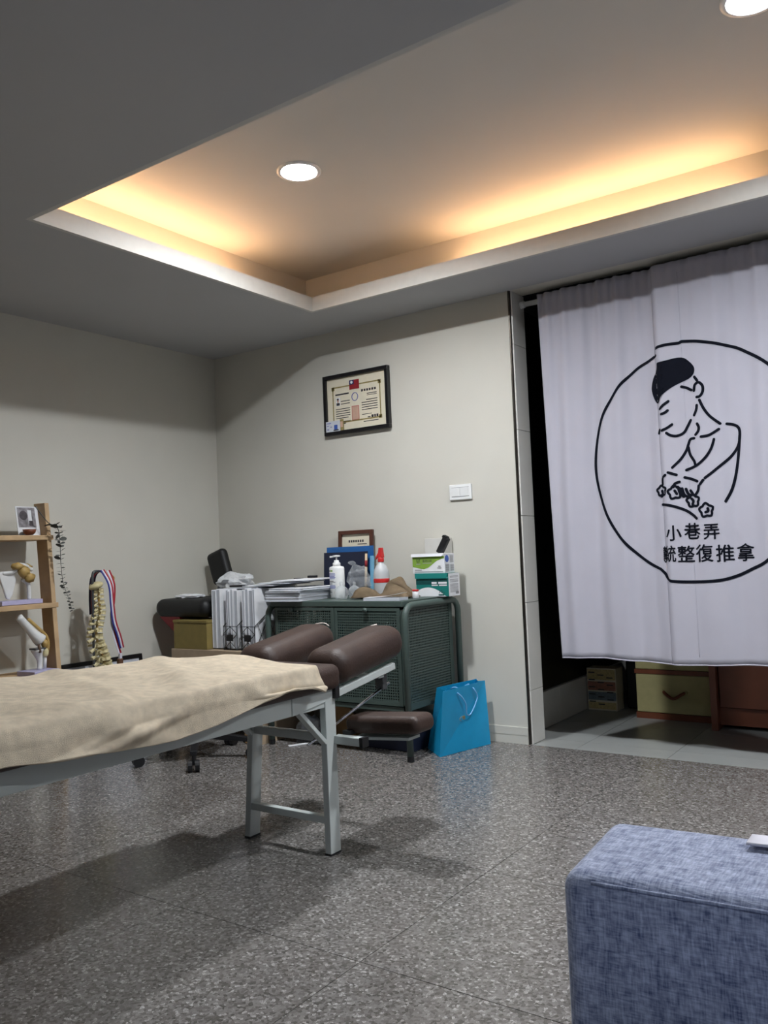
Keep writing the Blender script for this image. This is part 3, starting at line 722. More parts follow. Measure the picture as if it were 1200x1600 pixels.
# mask boxes: teal below, green and white on top
def printed_rects(rects, o, m, parent, name='printed_text', u=(1,0,0), w=(0,0,1)):
    mb = MB()
    for r in rects: quad_print(mb, o, u, w, *r)
    o_ = mb.build(name, m, parent)
    if name == 'printed_text': o_['kind'] = 'stuff'
    return o_
bx0, bx1, by0, by1, bz0, bz1 = 1.504, 1.680, -0.20, -0.10, TZ+0.001, TZ+0.106
t = thing('mask_box', (1.58,-0.15,TZ), 'teal and white face mask box at the bottom of the two', 'box', 'face mask boxes on the cabinet')
MB().box((bx0,by0,bz0),(bx1,by1,bz1)).build('carton', 'box_teal', t, bevel=0.001)
F = (bx0, by0-0.0008, bz0); Y1 = (0,1,0); E_ = (bx1+0.0008, by0, bz0)
MB().hexa([(bx0-0.002,by0-0.006,bz1-0.022),(bx1-0.008,by0-0.006,bz1-0.022),(bx1,by0,bz1-0.02),(bx0,by0,bz1-0.02),(bx0-0.004,by0-0.004,bz1+0.002),(bx1,by0-0.004,bz1+0.002),(bx1,by0+0.01,bz1+0.002),(bx0,by0+0.01,bz1+0.002)]).build('flap', 'box_teal', t)
printed_rects([(0.0,0.172,0.055,0.078)], F, 'teal_dark', t, 'dark_band')
quad_print(MB(), E_, Y1, (0,0,1), 0, 0.1, 0, 0.105).build('end_panel', 'paper', t)
pts = [Vector(F)+Vector((0.176*k/14, -0.0004, 0.042*math.sin(PI*min(1.0, 0.15+0.95*k/14))**0.8 if k < 14 else 0.0)) for k in range(15)]
MB().poly([Vector(F)+Vector((0.0,-0.0004,0))]+pts).build('white_swoosh', 'paper', t)
printed_rects([(0.086+0.0*k, 0.114, 0.058, 0.067) for k in range(1)]+[(0.122,0.168,0.058,0.067),(0.086,0.12,0.049,0.054),(0.126,0.168,0.049,0.054)], (F[0],F[1]-0.0006,F[2]), 'paper', t)
mb = MB(); text_on(mb, '30', (F[0]+0.128, F[1]-0.0012, F[2]+0.022), (1,0,0), (0,0,1), 0.020, 0.58); text_on(mb, '入', (F[0]+0.151, F[1]-0.0012, F[2]+0.019), (1,0,0), (0,0,1), 0.011)
mb.build('printed_text', 'ink', t)['kind'] = 'stuff'
printed_rects([(0.122,0.152,0.004,0.010)], (F[0],F[1]-0.0012,F[2]), 'teal_dark', t)
printed_rects([(0.012,0.088,0.09-0.0052*k,0.0925-0.0052*k) for k in range(15) if k not in (2,6)]+[(0.062,0.09,0.008,0.02)], (E_[0]+0.0006,E_[1],E_[2]), 'ink_grey', t, u=Y1)
gx0, gx1, gy0, gy1, gz0, gz1 = 1.486, 1.660, -0.195, -0.105, bz1+0.002, bz1+0.092
t = thing('mask_box', (1.56,-0.15,gz0), 'green and white face mask box on top of the teal one', 'box', 'face mask boxes on the cabinet')
MB().box((gx0,gy0,gz0),(gx1,gy1,gz1)).build('carton', 'paper', t, bevel=0.001)
F = Vector((gx0, gy0-0.0008, gz0)); E_ = Vector((gx1+0.0008, gy0, gz0))
sw = [(0.0,0.032),(0.045,0.022),(0.062,0.02),(0.085,0.026),(0.11,0.042),(0.135,0.058),(0.16,0.066),(0.174,0.068)]
MB().poly([F+Vector((x_,0,z_)) for x_, z_ in sw]+[F+Vector((0.174,0,0.084)), F+Vector((0,0,0.084))]).build('green_panel', 'box_green', t)
MB().hexa([(gx0-0.004,gy0-0.008,gz1-0.012),(gx1-0.012,gy0-0.008,gz1-0.012),(gx1,gy0,gz1-0.01),(gx0,gy0,gz1-0.01),(gx0-0.004,gy0-0.006,gz1+0.002),(gx1,gy0-0.004,gz1+0.002),(gx1,gy0+0.01,gz1+0.002),(gx0,gy0+0.01,gz1+0.002)]).build('flap', 'paper', t)
mb = MB(); text_on(mb, '醫用口罩', (F.x+0.062, F.y-0.0006, F.z+0.058), (1,0,0), (0,0,1), 0.013); mb.build('printed_text', 'ink', t)['kind'] = 'stuff'
printed_rects([(0.056,0.106,0.046,0.049),(0.02,0.044,0.042,0.046),(0.01,0.165,0.006,0.009),(0.135,0.158,0.022,0.026),(0.14,0.154,0.03,0.034),(0.012,0.05,0.014,0.018)], F+Vector((0,-0.0006,0)), 'ink_grey', t)
mb = MB(); mb.tube([F+Vector((0.032+0.009*math.cos(a),-0.001,0.06+0.01*math.sin(a))) for a in [2*PI*k/14 for k in range(14)]], 0.0009, 4, closed=True)
mb.tube([F+Vector((0.026,-0.001,0.061)), F+Vector((0.031,-0.001,0.055)), F+Vector((0.041,-0.001,0.068))], 0.001, 4); mb.build('check_mark', 'ink', t)
MB().poly([E_+Vector((0.0004, 0.022+0.017*math.cos(a), 0.066+0.017*math.sin(a))) for a in [2*PI*k/18 for k in range(18)]]).build('blue_emblem', 'blue_dot', t)
printed_rects([(0.048,0.08,0.078-0.005*k,0.0805-0.005*k) for k in range(7)]+[(0.008,0.04,0.038-0.0045*k,0.0405-0.0045*k) for k in range(8)]+[(0.05,0.082,0.036-0.0045*k,0.0385-0.0045*k) for k in range(7)], E_+Vector((0.0006,0,0)), 'ink_grey', t, u=Y1)
# white box behind and the black comb-like brush
tag(MB().box((1.484,-0.08,TZ+0.001),(1.598,-0.012,TZ+0.272)).build('white_box', 'white_trim', base=(1.545,-0.045,TZ), bevel=0.002), 'tall plain white box standing behind the mask boxes', 'box')
Mr = Matrix.Rotation(0.55, 3, 'Y')
t = thing('brush', (1.60,-0.15,gz1+0.002), 'black brush lying tilted on the green mask box', 'brush')
MB().obox((1.628,-0.145,gz1+0.038), (0.032,0.03,0.085), (0,0.55,0)).build('brush_body', 'vinyl_black', t, bevel=0.006)
for k in range(3): MB().obox((1.645+0.008*k-0.008,-0.148,gz1+0.080-0.004*k), (0.006,0.026,0.012), (0,0.55,0)).build('bristle', 'vinyl_black', t)
# ================================================================ LOW STAND WITH FILES, LEFT OF THE CABINET
LZ = 0.446
t = thing('low_stand', (0.52, -0.36, 0), 'low beige wooden stand carrying the wire file holders', 'stand')
MB().box((0.205,-0.565,LZ-0.05),(0.815,-0.12,LZ)).build('top_board', 'beige_board', t, bevel=0.002)
for x in (0.22, 0.78):
    MB().box((x,-0.55,0),(x+0.02,-0.14,LZ-0.05)).build('side_board', 'beige_board', t)
MB().box((0.24,-0.15,0.05),(0.78,-0.14,LZ-0.05)).build('back_board', 'beige_board', t)
MB().box((0.24,-0.55,0.2),(0.78,-0.15,0.215)).build('shelf_board', 'beige_board', t)
t = thing('cardboard_box', (0.35,-0.48,LZ), 'olive yellow cardboard box on the low stand beneath the black pad', 'box')
MB().box((0.222,-0.56,LZ+0.001),(0.468,-0.41,LZ+0.140)).build('carton', 'olive_box', t, bevel=0.002)
MB().box((0.219,-0.563,LZ+0.134),(0.471,-0.407,LZ+0.148)).build('lid', 'olive_box', t, bevel=0.002)
# wire holders
def holder(x0, x1, label):
    y0, y1, z0, zf, zb = -0.535, -0.20, LZ+0.003, LZ+0.118, LZ+0.255
    t = thing('wire_file_holder', ((x0+x1)/2, (y0+y1)/2, LZ), label, 'file holder', 'black wire file holders on the low stand')
    r = 0.0022
    for x in (x0, x1):
        m = MB().tube([(x,y0,z0),(x,y1,z0),(x,y1,zb),(x,y1-0.12,zb),(x,y0,zf)], r, 6, closed=True)
        for k in range(1, 4):
            m.tube([(x,y0+(y1-y0)*k/4,z0),(x,y0+(y1-y0)*(k-1)/4+0.02,zf-0.005+0.02*k)], r*0.7, 5)
            m.tube([(x,y0+(y1-y0)*(k-1)/4,z0),(x,y0+(y1-y0)*k/4,zf-0.02+0.035*k)], r*0.7, 5)
        m.build('side_grid', 'black_plastic', t)['kind'] = 'stuff'
    m = MB()
    for a, b in (((x0,z0),(x1,z0)),((x0,zf),(x1,zf)),((x0,z0),(x1,(z0+zf)/2+0.02)),((x1,z0),(x0,(z0+zf)/2+0.02)),((x0,(z0+zf)/2+0.02),((x0+x1)/2,zf)),((x1,(z0+zf)/2+0.02),((x0+x1)/2,zf)),(((x0+x1)/2,z0),((x0+x1)/2,zf))):
        m.tube([(a[0],y0,a[1]),(b[0],y0,b[1])], r*0.8, 5)
    m.build('front_grid', 'black_plastic', t)['kind'] = 'stuff'
    m = MB()
    for k in range(5): m.tube([(x0,y0+(y1-y0)*k/4,z0),(x1,y0+(y1-y0)*k/4,z0)], r*0.8, 5)
    m.tube([(x0,y1,zb),(x1,y1,zb)], r, 5); m.build('base_grid', 'black_plastic', t)['kind'] = 'stuff'
    xc = (x0+x1)/2
    MB().box((xc-0.022,y0-0.005,LZ+0.046),(xc+0.022,y0-0.002,LZ+0.078)).build('label_plate', 'black_plastic', t)
    return t
holder(0.562, 0.655, 'black wire file holder nearest the olive box, with a label plate')
holder(0.682, 0.775, 'black wire file holder beside the green cabinet post')
# files standing in and beside the holders
fl_ = [(0.486,0.026,0.0,'thick white file beside the olive box, leftmost of the row'),(0.515,0.024,0.004,'second white file of the row, outside the wire holders'),
       (0.575,0.016,0.0,'first white file inside the left wire holder'),(0.590,0.014,-0.006,'second white file inside the left wire holder'),(0.608,0.014,0.004,'third white file inside the left wire holder'),(0.634,0.022,-0.003,'thick white file at the right side of the left wire holder'),
       (0.692,0.014,0.0,'first white file inside the right wire holder'),(0.712,0.018,0.005,'second white file inside the right wire holder'),(0.738,0.024,-0.002,'wide white file with printed page in the right wire holder'),(0.762,0.014,0.002,'last white file by the green cabinet post')]
for i, (x, th, dz, lb) in enumerate(fl_):
    t = thing('file_folder', (x, -0.37, LZ), lb, 'folder', 'white files standing on the low stand')
    zb = LZ+0.007; h = 0.292+dz
    MB().box((x-th/2+0.001,-0.522+0.003*(i%3),zb),(x+th/2-0.001,-0.22,zb+h-0.003)).build('pages', 'paper_grey', t)
    MB().box((x-th/2,-0.524+0.003*(i%3),zb),(x-th/2+0.001,-0.218,zb+h)).box((x+th/2-0.001,-0.524+0.003*(i%3),zb),(x+th/2,-0.218,zb+h)).build('cover', 'paper', t)
# clipboards lying over the tops of the files, sliding onto the cabinet
grp = 'clipboards lying across the files'
lbs = ['clipboard nearest the black phone, lying across the files', 'second clipboard across the files with a black clip', 'third clipboard across the files with a black clip', 'clipboard nearest the navy folder with a black clip']
for k in range(4):
    x = 0.66+0.085*k; z = LZ+0.302+0.0104*k; y = -0.34+0.012*k
    t = thing('clipboard', (x, y, z), lbs[k], 'clipboard', grp)
    MB().obox((x,y,z+0.0015), (0.2,0.30,0.003), (0,0.0,0.04*k-0.03)).build('board', 'paper_grey', t)
    MB().obox((x,y+0.004,z+0.004), (0.19,0.28,0.0016), (0,0.0,0.04*k-0.03)).build('sheet', 'paper', t)
    MB().obox((x-0.062,y+0.128,z+0.011), (0.05,0.022,0.012), (0,0,0.04*k-0.03)).build('clip', 'black_plastic', t, bevel=0.001)
tag(MB().obox((0.585,-0.44,LZ+0.314), (0.085,0.05,0.010), (0,0,0.15)).build('phone', 'black_plastic', base=(0.585,-0.44,LZ+0.308), bevel=0.003), 'black phone lying on top of the white files', 'phone')
def crumple(name, c, r, m, label, cat, wob=0.5, freq=2.2, seg=22):
    mb = MB().blob(c, r, seg, 12, wob=wob, freq=freq)
    zmin = c[2]-r[2]*0.55
    mb.v = [(p[0], p[1], max(p[2], zmin)) for p in mb.v]
    return tag(mb.build(name, m, base=(c[0], c[1], zmin), smooth=False), label, cat)
crumple('plastic_bag', (0.455,-0.33,LZ+0.332), (0.085,0.09,0.05), MATS['cloudy_plastic'], 'translucent white plastic bag crumpled on the files', 'plastic bag', 0.45, 2.6)

# ================================================================ BLACK PADDED CHAIR IN THE CORNER
t = thing('padded_chair', (0.22,-0.26,0), 'black padded chair with a red underside tucked into the corner', 'chair')
rounded_pad('seat_pad', 0.045, 0.44, -0.545, -0.22, 0.602, 0.70, t, 0.045, m='vinyl_black')
MB().prism([(0.07,-0.52,0.606),(0.22,-0.52,0.606),(0.20,-0.40,0.42),(0.17,-0.40,0.42)], (0,0.2,0)).build('seat_shell', 'chair_red', t)
Mh = Matrix.Translation((0.155,-0.15,0.84)) @ Matrix.Rotation(math.radians(-18), 4, 'Y') @ Matrix.Translation((-0.155,0.15,-0.84))
rounded_pad('head_pad', 0.085, 0.225, -0.175, -0.115, 0.762, 0.952, t, 0.028, m='vinyl_black', M=Mh)
MB().tube([(0.15,-0.135,0.80),(0.15,-0.17,0.66),(0.15,-0.25,0.5),(0.15,-0.30,0.06)], 0.016, 10).build('post', 'grey_metal', t, smooth=True)
MB().tube([(0.03,-0.30,0.03),(0.15,-0.30,0.05),(0.16,-0.10,0.03)], 0.014, 8).build('foot_bar', 'grey_metal', t, smooth=True)
crumple('paper_scrap', (0.20,-0.42,0.708), (0.09,0.06,0.012), MATS['paper'], 'crumpled white paper lying on the black chair pad', 'paper', 0.4, 3)

# ================================================================ ROLLING STOOL BEHIND THE TABLE
scx, scy = 0.70, -0.86
t = thing('rolling_stool', (scx, scy, 0), 'black rolling stool base with casters seen under the treatment table', 'stool')
MB().lathe([(0.0,0.365),(0.15,0.365),(0.165,0.38),(0.165,0.405),(0.15,0.42),(0.0,0.424)], (scx,scy,0), 28).build('seat', 'vinyl_black', t, smooth=True)
MB().lathe([(0.024,0.10),(0.024,0.22),(0.015,0.22),(0.015,0.366)], (scx,scy,0), 14).build('gas_column', 'black_plastic', t, smooth=True)
MB().lathe([(0.0,0.085),(0.05,0.085),(0.05,0.125),(0.03,0.135),(0.0,0.135)], (scx,scy,0), 16).build('hub', 'black_plastic', t, smooth=True)
for k in range(5):
    a = math.radians(-45+72*k); c, s_ = math.cos(a), math.sin(a)
    ar = MB().hexa([(scx+0.03*c+0.02*s_, scy+0.03*s_-0.02*c, 0.09),(scx+0.27*c+0.014*s_, scy+0.27*s_-0.014*c, 0.07),(scx+0.27*c-0.014*s_, scy+0.27*s_+0.014*c, 0.07),(scx+0.03*c-0.02*s_, scy+0.03*s_+0.02*c, 0.09),
              (scx+0.03*c+0.02*s_, scy+0.03*s_-0.02*c, 0.125),(scx+0.27*c+0.014*s_, scy+0.27*s_-0.014*c, 0.09),(scx+0.27*c-0.014*s_, scy+0.27*s_+0.014*c, 0.09),(scx+0.03*c-0.02*s_, scy+0.03*s_+0.02*c, 0.125)]).build('base_arm', 'black_plastic', t, bevel=0.003)
    cx_, cy_ = scx+0.262*c, scy+0.262*s_
    m = MB()
    for sd in (-1, 1): m.tube([(cx_-s_*0.006*sd, cy_+c*0.006*sd, 0.0255),(cx_-s_*0.024*sd, cy_+c*0.024*sd, 0.0255)], 0.025, 14)
    m.tube([(cx_,cy_,0.03),(cx_,cy_,0.07)], 0.009, 8)
    m.build('caster', 'black_plastic', ar, smooth=False)

# ================================================================ LADDER SHELF ON THE LEFT
ls = thing('ladder_shelf', (0.15,-1.6,0), 'light wooden ladder shelf leaning against the left wall', 'shelf')
def post(y):
    f0, f1 = 0.305, 0.195      # front x at the floor and at the top
    zt = 1.19
    P = []
    for z, f in ((0.0, f0), (zt, f1)): P += [(f-0.085,y-0.011,z),(f,y-0.011,z),(f,y+0.011,z),(f-0.085,y+0.011,z)]
    MB().hexa(P).build('post', 'wood_light', ls, bevel=0.002)
    return
post(-1.262); post(-1.95)
def fx(z): return 0.305-0.11*z/1.19
for z, ext in ((1.020, 0.004), (0.713, 0.004), (0.40, 0.055)):
    MB().box((0.02,-1.99,z),(fx(z)+ext,-1.243,z+0.022)).build('shelf_board', 'wood_light', ls, bevel=0.002)
B1, B2, B3 = 1.0425, 0.7355, 0.4225
# photo card on the top board
t = thing('photo_card', (0.12,-1.32,B1), 'white photo card propped on the top board of the shelf', 'card')
ang = 0.18
def cp(y, z, d=0.0): return (0.165-math.sin(ang)*z+d, y, B1+math.cos(ang)*z)
ya, yb, ch = -1.384, -1.275, 0.135
MB().hexa([cp(ya,0.0,-0.003),cp(ya,0.0,0),cp(yb,0.0,0),cp(yb,0.0,-0.003),cp(ya,ch,-0.003),cp(ya,ch,0),cp(yb,ch,0),cp(yb,ch,-0.003)]).build('card_stock', 'paper', t)
def card_print(r, m, nm, d):
    MB().poly([cp(r[0],r[2],d),cp(r[1],r[2],d),cp(r[1],r[3],d),cp(r[0],r[3],d)]).build(nm, m, t)
mat('photo_grey', (128,124,128), 0.5, var=0.5, scale=45); mat('photo_dark', (60,54,58), 0.5, var=0.4, scale=70)
card_print((ya+0.006,yb-0.016,0.038,0.130), 'photo_grey', 'photo_print', 0.0008)
MB().poly([cp(ya+0.034+0.020*math.cos(a),0.093+0.022*math.sin(a),0.0014) for a in [2*PI*k/14 for k in range(14)]]).build('photo_print', 'photo_dark', t)
card_print((ya+0.056,ya+0.074,0.056,0.118), 'paper', 'photo_print', 0.0014); card_print((ya+0.058,ya+0.078,0.044,0.068), 'photo_dark', 'photo_print', 0.002)
t = thing('wooden_bowl', (0.198,-1.352,B1), 'tiny wooden bowl in front of the photo card', 'bowl')
MB().lathe([(0.0,0.001),(0.016,0.001),(0.026,0.012),(0.029,0.026),(0.026,0.026),(0.022,0.014),(0.0,0.006)], (0.198,-1.352,B1), 22).build('bowl_body', 'leather', t, smooth=True)
# hanging dried eucalyptus
ev = thing('eucalyptus_branch', (0.235,-1.25,0.9), 'dried eucalyptus branch hanging down from the shelf top', 'dried branch')
random.seed(11)
path = spline([(0.205,-1.325,1.172),(0.222,-1.275,1.10),(0.262,-1.252,1.07),(0.268,-1.246,1.0),(0.268,-1.244,0.91),(0.270,-1.236,0.823),(0.272,-1.216,0.763),(0.272,-1.193,0.692)], 5)
MB().tube(path, [0.0022-0.0014*i/len(path) for i in range(len(path))], 6).build('stem', 'leaf', ev, smooth=True)
leaf0 = None
for i in range(7, len(path)):
    for sd in (-1, 1):
        s_ = 1.15-0.55*i/len(path)
        a = random.uniform(-0.5, 0.5)
        big = (i < 20 and (i+sd) % 3 == 0)
        L = 0.032*s_*(1.15 if big else 0.8); W_ = 0.014*s_ if big else 0.0055
        if leaf0 is None:
            leaf0 = MB().poly([(0,0,0),(0.25,0.4,0.05),(0.6,0.5,0.1),(0.9,0.3,0.05),(1,0,0),(0.9,-0.3,-0.05),(0.6,-0.5,-0.05),(0.25,-0.4,0)])
            o = leaf0.build('leaf', 'leaf', ev, base=None); o.data.transform(Matrix.Translation(Vector(WL[ev.name])))
            lm = o
        else:
            o = share(lm, (0,0,0), ev)
        p = path[i]-Vector(WL[ev.name])
        o.location = p
        o.rotation_euler = (random.uniform(-0.9,0.9), -0.25+random.uniform(-0.35,0.35), PI/2*sd+a)
        o.scale = (L, W_*2, L)
# shoulder joint model
t = thing('shoulder_model', (0.18,-1.40,B2), 'shoulder joint model with white scapula and yellow ligaments on the middle board', 'anatomical model')
MB().box((0.115,-1.50,B2+0.001),(0.218,-1.305,B2+0.020)).build('base_plate', 'lavender_base', t, bevel=0.002)
MB().prism([(0.165,-1.492,B2+0.142),(0.165,-1.475,B2+0.150),(0.165,-1.415,B2+0.138),(0.165,-1.405,B2+0.115),(0.165,-1.425,B2+0.045),(0.165,-1.44,B2+0.022),(0.165,-1.455,B2+0.03)], (0.014,0,0)).build('scapula', 'bone_white', t, bevel=0.005)
MB().tube(spline([(0.172,-1.47,B2+0.14),(0.185,-1.43,B2+0.145),(0.19,-1.40,B2+0.165)],4), 0.009, 8).build('scapular_spine', 'bone_white', t, smooth=True)
MB().tube(spline([(0.185,-1.352,B2+0.02),(0.185,-1.352,B2+0.07),(0.185,-1.36,B2+0.10),(0.185,-1.372,B2+0.118)],4), [0.009]*6+[0.010,0.012,0.014,0.017,0.019,0.020,0.019], 10).build('humerus', 'bone_white', t, smooth=True)
for c, r in (((0.195,-1.415,B2+0.17),(0.02,0.026,0.016)),((0.198,-1.385,B2+0.145),(0.02,0.024,0.028)),((0.2,-1.36,B2+0.118),(0.018,0.024,0.022)),((0.19,-1.372,B2+0.168),(0.018,0.03,0.012))):
    MB().blob(c, r, 12, 8, wob=0.5).build('ligament', 'ligament', t, smooth=True)
MB().tube(spline([(0.19,-1.41,B2+0.178),(0.20,-1.375,B2+0.172),(0.2,-1.345,B2+0.15)],4), 0.008, 8).build('clavicle', 'bone_white', t, smooth=True)
# knee joint model
t = thing('knee_model', (0.21,-1.33,B3), 'bent knee joint model on a lavender base on the lower board', 'anatomical model')
MB().hexa([(0.18,-1.415,B3+0.001),(0.300,-1.405,B3+0.001),(0.300,-1.283,B3+0.001),(0.18,-1.293,B3+0.001),(0.18,-1.415,B3+0.022),(0.300,-1.405,B3+0.022),(0.300,-1.283,B3+0.022),(0.18,-1.293,B3+0.022)]).build('base_plate', 'lavender_base', t, bevel=0.002)
K = Vector((0.235,-1.335,B3))
MB().tube(spline([K+Vector((0,-0.10,0.262)), K+Vector((0,-0.066,0.222)), K+Vector((0,-0.03,0.18)), K+Vector((0,0.002,0.15))],4), [0.017]*3+[0.0175,0.018,0.0185,0.019,0.02,0.022,0.024,0.027,0.029,0.03], 12).build('femur', 'bone_white', t, smooth=True)
m = MB().tube(spline([K+Vector((0,-0.006,0.022)), K+Vector((0,-0.004,0.06)), K+Vector((0,-0.012,0.095)), K+Vector((0,-0.014,0.112))],4), [0.011,0.0105,0.0105,0.011,0.012,0.014,0.016,0.019,0.022,0.025,0.028,0.029,0.028], 12)
m.build('tibia', 'bone_white', t, smooth=True)
MB().tube([K+Vector((0.004,0.018,0.022)), K+Vector((0.004,0.02,0.09))], [0.007,0.009], 10).build('fibula', 'bone_white', t, smooth=True)
MB().box(tuple(K+Vector((-0.026,-0.038,0.110))), tuple(K+Vector((0.024,0.014,0.118)))).build('meniscus', 'grey_metal', t, bevel=0.002)
MB().blob(K+Vector((0.012,0.014,0.134)), (0.016,0.016,0.02), 12, 8, wob=0.3).build('kneecap', 'ligament', t, smooth=True)
MB().blob(K+Vector((0.012,0.018,0.095)), (0.013,0.014,0.02), 12, 8, wob=0.3).build('ligament', 'bone_cream', t, smooth=True)
MB().tube(spline([K+Vector((0,-0.056,0.25)), K+Vector((0.004,-0.01,0.205)), K+Vector((0.008,0.026,0.165)), K+Vector((0.008,0.034,0.12)), K+Vector((0.006,0.022,0.08))],4), 0.0075, 8).build('tendon', 'ligament', t, smooth=True)
MB().tube([K+Vector((0.022,-0.02,0.135)), K+Vector((0.024,-0.016,0.098))], 0.0065, 8).build('ligament', 'ligament_dark', t, smooth=True)
# black ring lying on the lower board
tag(MB().tube([(0.275+0.05*math.cos(a), -1.508+0.072*math.sin(a), B3+0.004) for a in [2*PI*k/28 for k in range(28)]], 0.0035, 6, closed=True).build('black_ring', 'black_plastic', base=(0.275,-1.508,B3), smooth=True), 'thin black ring lying on the lower shelf board', 'ring')

# ================================================================ SPINE MODEL ON ITS STAND
sp = thing('spine_model', (0.2,-1.0,0), 'cream model of a human spine hanging on a grey stand', 'anatomical model')
MB().tube(spline([(0.2,-1.034,0.01),(0.2,-1.033,0.4),(0.2,-1.03,0.80),(0.2,-1.028,0.852),(0.2,-1.018,0.866),(0.2,-0.99,0.866),(0.2,-0.965,0.862)],4), 0.006, 8).build('stand_rod', 'grey_metal', sp, smooth=True)
MB().box((0.11,-1.10,0),(0.29,-0.92,0.012)).build('stand_base', 'grey_metal', sp, bevel=0.003)
MB().blob((0.2,-1.012,0.797), (0.035,0.036,0.017), 14, 8, M=Matrix.Rotation(0.35,3,'X'), wob=0.2).build('skull_base', 'bone_cream', sp, smooth=True)
cen = spline([(0.2,-0.985,0.778),(0.2,-0.985,0.73),(0.2,-0.978,0.68),(0.2,-0.99,0.63),(0.2,-1.003,0.585),(0.2,-1.0,0.54),(0.2,-0.982,0.49),(0.2,-0.962,0.43),(0.2,-0.95,0.385),(0.2,-0.96,0.33),(0.2,-0.99,0.28)], 12)
acc = 0.0; k = 0; last = cen[0]; vert = {}
zcur = 0.785
i = 0
while zcur > 0.29:
    q = min(cen, key=lambda c: abs(c.z-zcur)); s_ = min(1.45, 0.78+0.62*(0.785-zcur)/0.30)
    o = None
    if 'v' not in vert:
        m = MB().lathe([(0.0,-0.0085),(0.019,-0.0085),(0.0165,0),(0.019,0.0085),(0.0,0.0085)], (0,0,0), 12, 1.0, 0.85)
        m.tube([(0,-0.012,0),(0,-0.034,-0.008),(0,-0.05,-0.012)], [0.008,0.006,0.0065], 7)
        for sd in (-1, 1): m.tube([(0.006*sd,-0.018,0),(0.028*sd,-0.03,0.004)], [0.006,0.005], 6)
        o = m.build('vertebra', 'bone_cream', sp, smooth=False); o.data.transform(Matrix.Translation(Vector(WL[sp.name])))
        vert['v'] = o
    else: o = share(vert['v'], (0,0,0), sp)
    o.location = q-Vector(WL[sp.name]); o.scale = (s_*1.15, s_, s_*1.05)
    j = cen.index(q); d = cen[min(j+3, len(cen)-1)]-cen[max(j-3, 0)]
    o.rotation_euler = (math.atan2(d.y, -d.z)*0.9, 0, 0)
    zcur -= 0.0222*s_+0.0040
MB().tube([c+Vector((0,-0.012,0)) for c in cen[::4]], 0.006, 8).build('spinal_cord', 'ligament', sp, smooth=True)
# medal ribbons draped over the stand
def ribbon(pts, wv, cols, label, clasp=None):
    P = spline(pts, 6); wv = Vector(wv)
    t = thing('medal_ribbon', tuple(P[0]), label, 'ribbon', 'striped medal ribbons hung on the spine stand')
    n = len(cols)
    for k, c in enumerate(cols):
        a, b = k/n-0.5, (k+1)/n-0.5
        MB().grid(lambda u, v: P[min(int(round(v*(len(P)-1))), len(P)-1)]+wv*(a+(b-a)*u), 1, len(P)-1).build('stripe', c, t, smooth=True, solid=0.0012)
    return t
r1 = ribbon([(0.215,-0.985,0.872),(0.250,-0.968,0.80),(0.255,-0.962,0.70),(0.255,-0.952,0.62),(0.252,-0.925,0.55),(0.250,-0.908,0.49)], (0.0,0.026,0.004), ['ribbon_blue','ribbon_white','ribbon_red'], 'blue, white and red ribbon hanging in front of the spine')
r2 = ribbon([(0.222,-0.955,0.868),(0.236,-0.938,0.80),(0.238,-0.942,0.72),(0.240,-0.955,0.65),(0.242,-0.945,0.56),(0.244,-0.915,0.46)], (0.0,0.02,0.004), ['ribbon_white','ribbon_red'], 'red and white ribbon hanging at the right of the spine')
r3 = ribbon([(0.21,-0.99,0.870),(0.16,-0.995,0.84),(0.140,-0.992,0.76),(0.138,-0.990,0.66)], (0.0,0.034,0.006), ['ribbon_dark','ribbon_red','ribbon_dark'], 'dark red and navy ribbon hanging behind the skull base')
MB().tube(spline([(0.212,-0.952,0.858),(0.214,-0.925,0.84),(0.216,-0.918,0.828),(0.216,-0.928,0.815),(0.214,-0.942,0.822)],4), 0.0035, 6).build('ring_clasp', 'ligament', r2, smooth=True)
MB().box((0.234,-0.93,0.36),(0.254,-0.905,0.44)).build('wooden_medal', 'brown_wood', r2, bevel=0.003)
MB().box((0.238,-0.922,0.438),(0.250,-0.909,0.466)).build('clasp', 'ribbon_white', r2)
# black framed board leaning low against the left wall
t = thing('leaning_frame', (0.04,-0.85,0), 'large black framed white board standing on the floor against the left wall', 'picture frame')
ya, yb, hh = -1.16, -0.605, 0.42
def bp(y, z, d): return (0.075-0.055*z/hh+d, y, z)
for a in ((ya,yb,hh-0.02,hh),(ya,yb,0,0.02),(yb-0.02,yb,0.02,hh-0.02),(ya,ya+0.02,0.02,hh-0.02)):
    MB().hexa([bp(a[0],a[2],-0.014),bp(a[0],a[2],0),bp(a[1],a[2],0),bp(a[1],a[2],-0.014),bp(a[0],a[3],-0.014),bp(a[0],a[3],0),bp(a[1],a[3],0),bp(a[1],a[3],-0.014)]).build('frame_bar', 'frame_black', t)
MB().poly([bp(ya+0.02,0.02,-0.006),bp(yb-0.02,0.02,-0.006),bp(yb-0.02,hh-0.02,-0.006),bp(ya+0.02,hh-0.02,-0.006)]).build('board', 'paper_grey', t, solid=0.003)

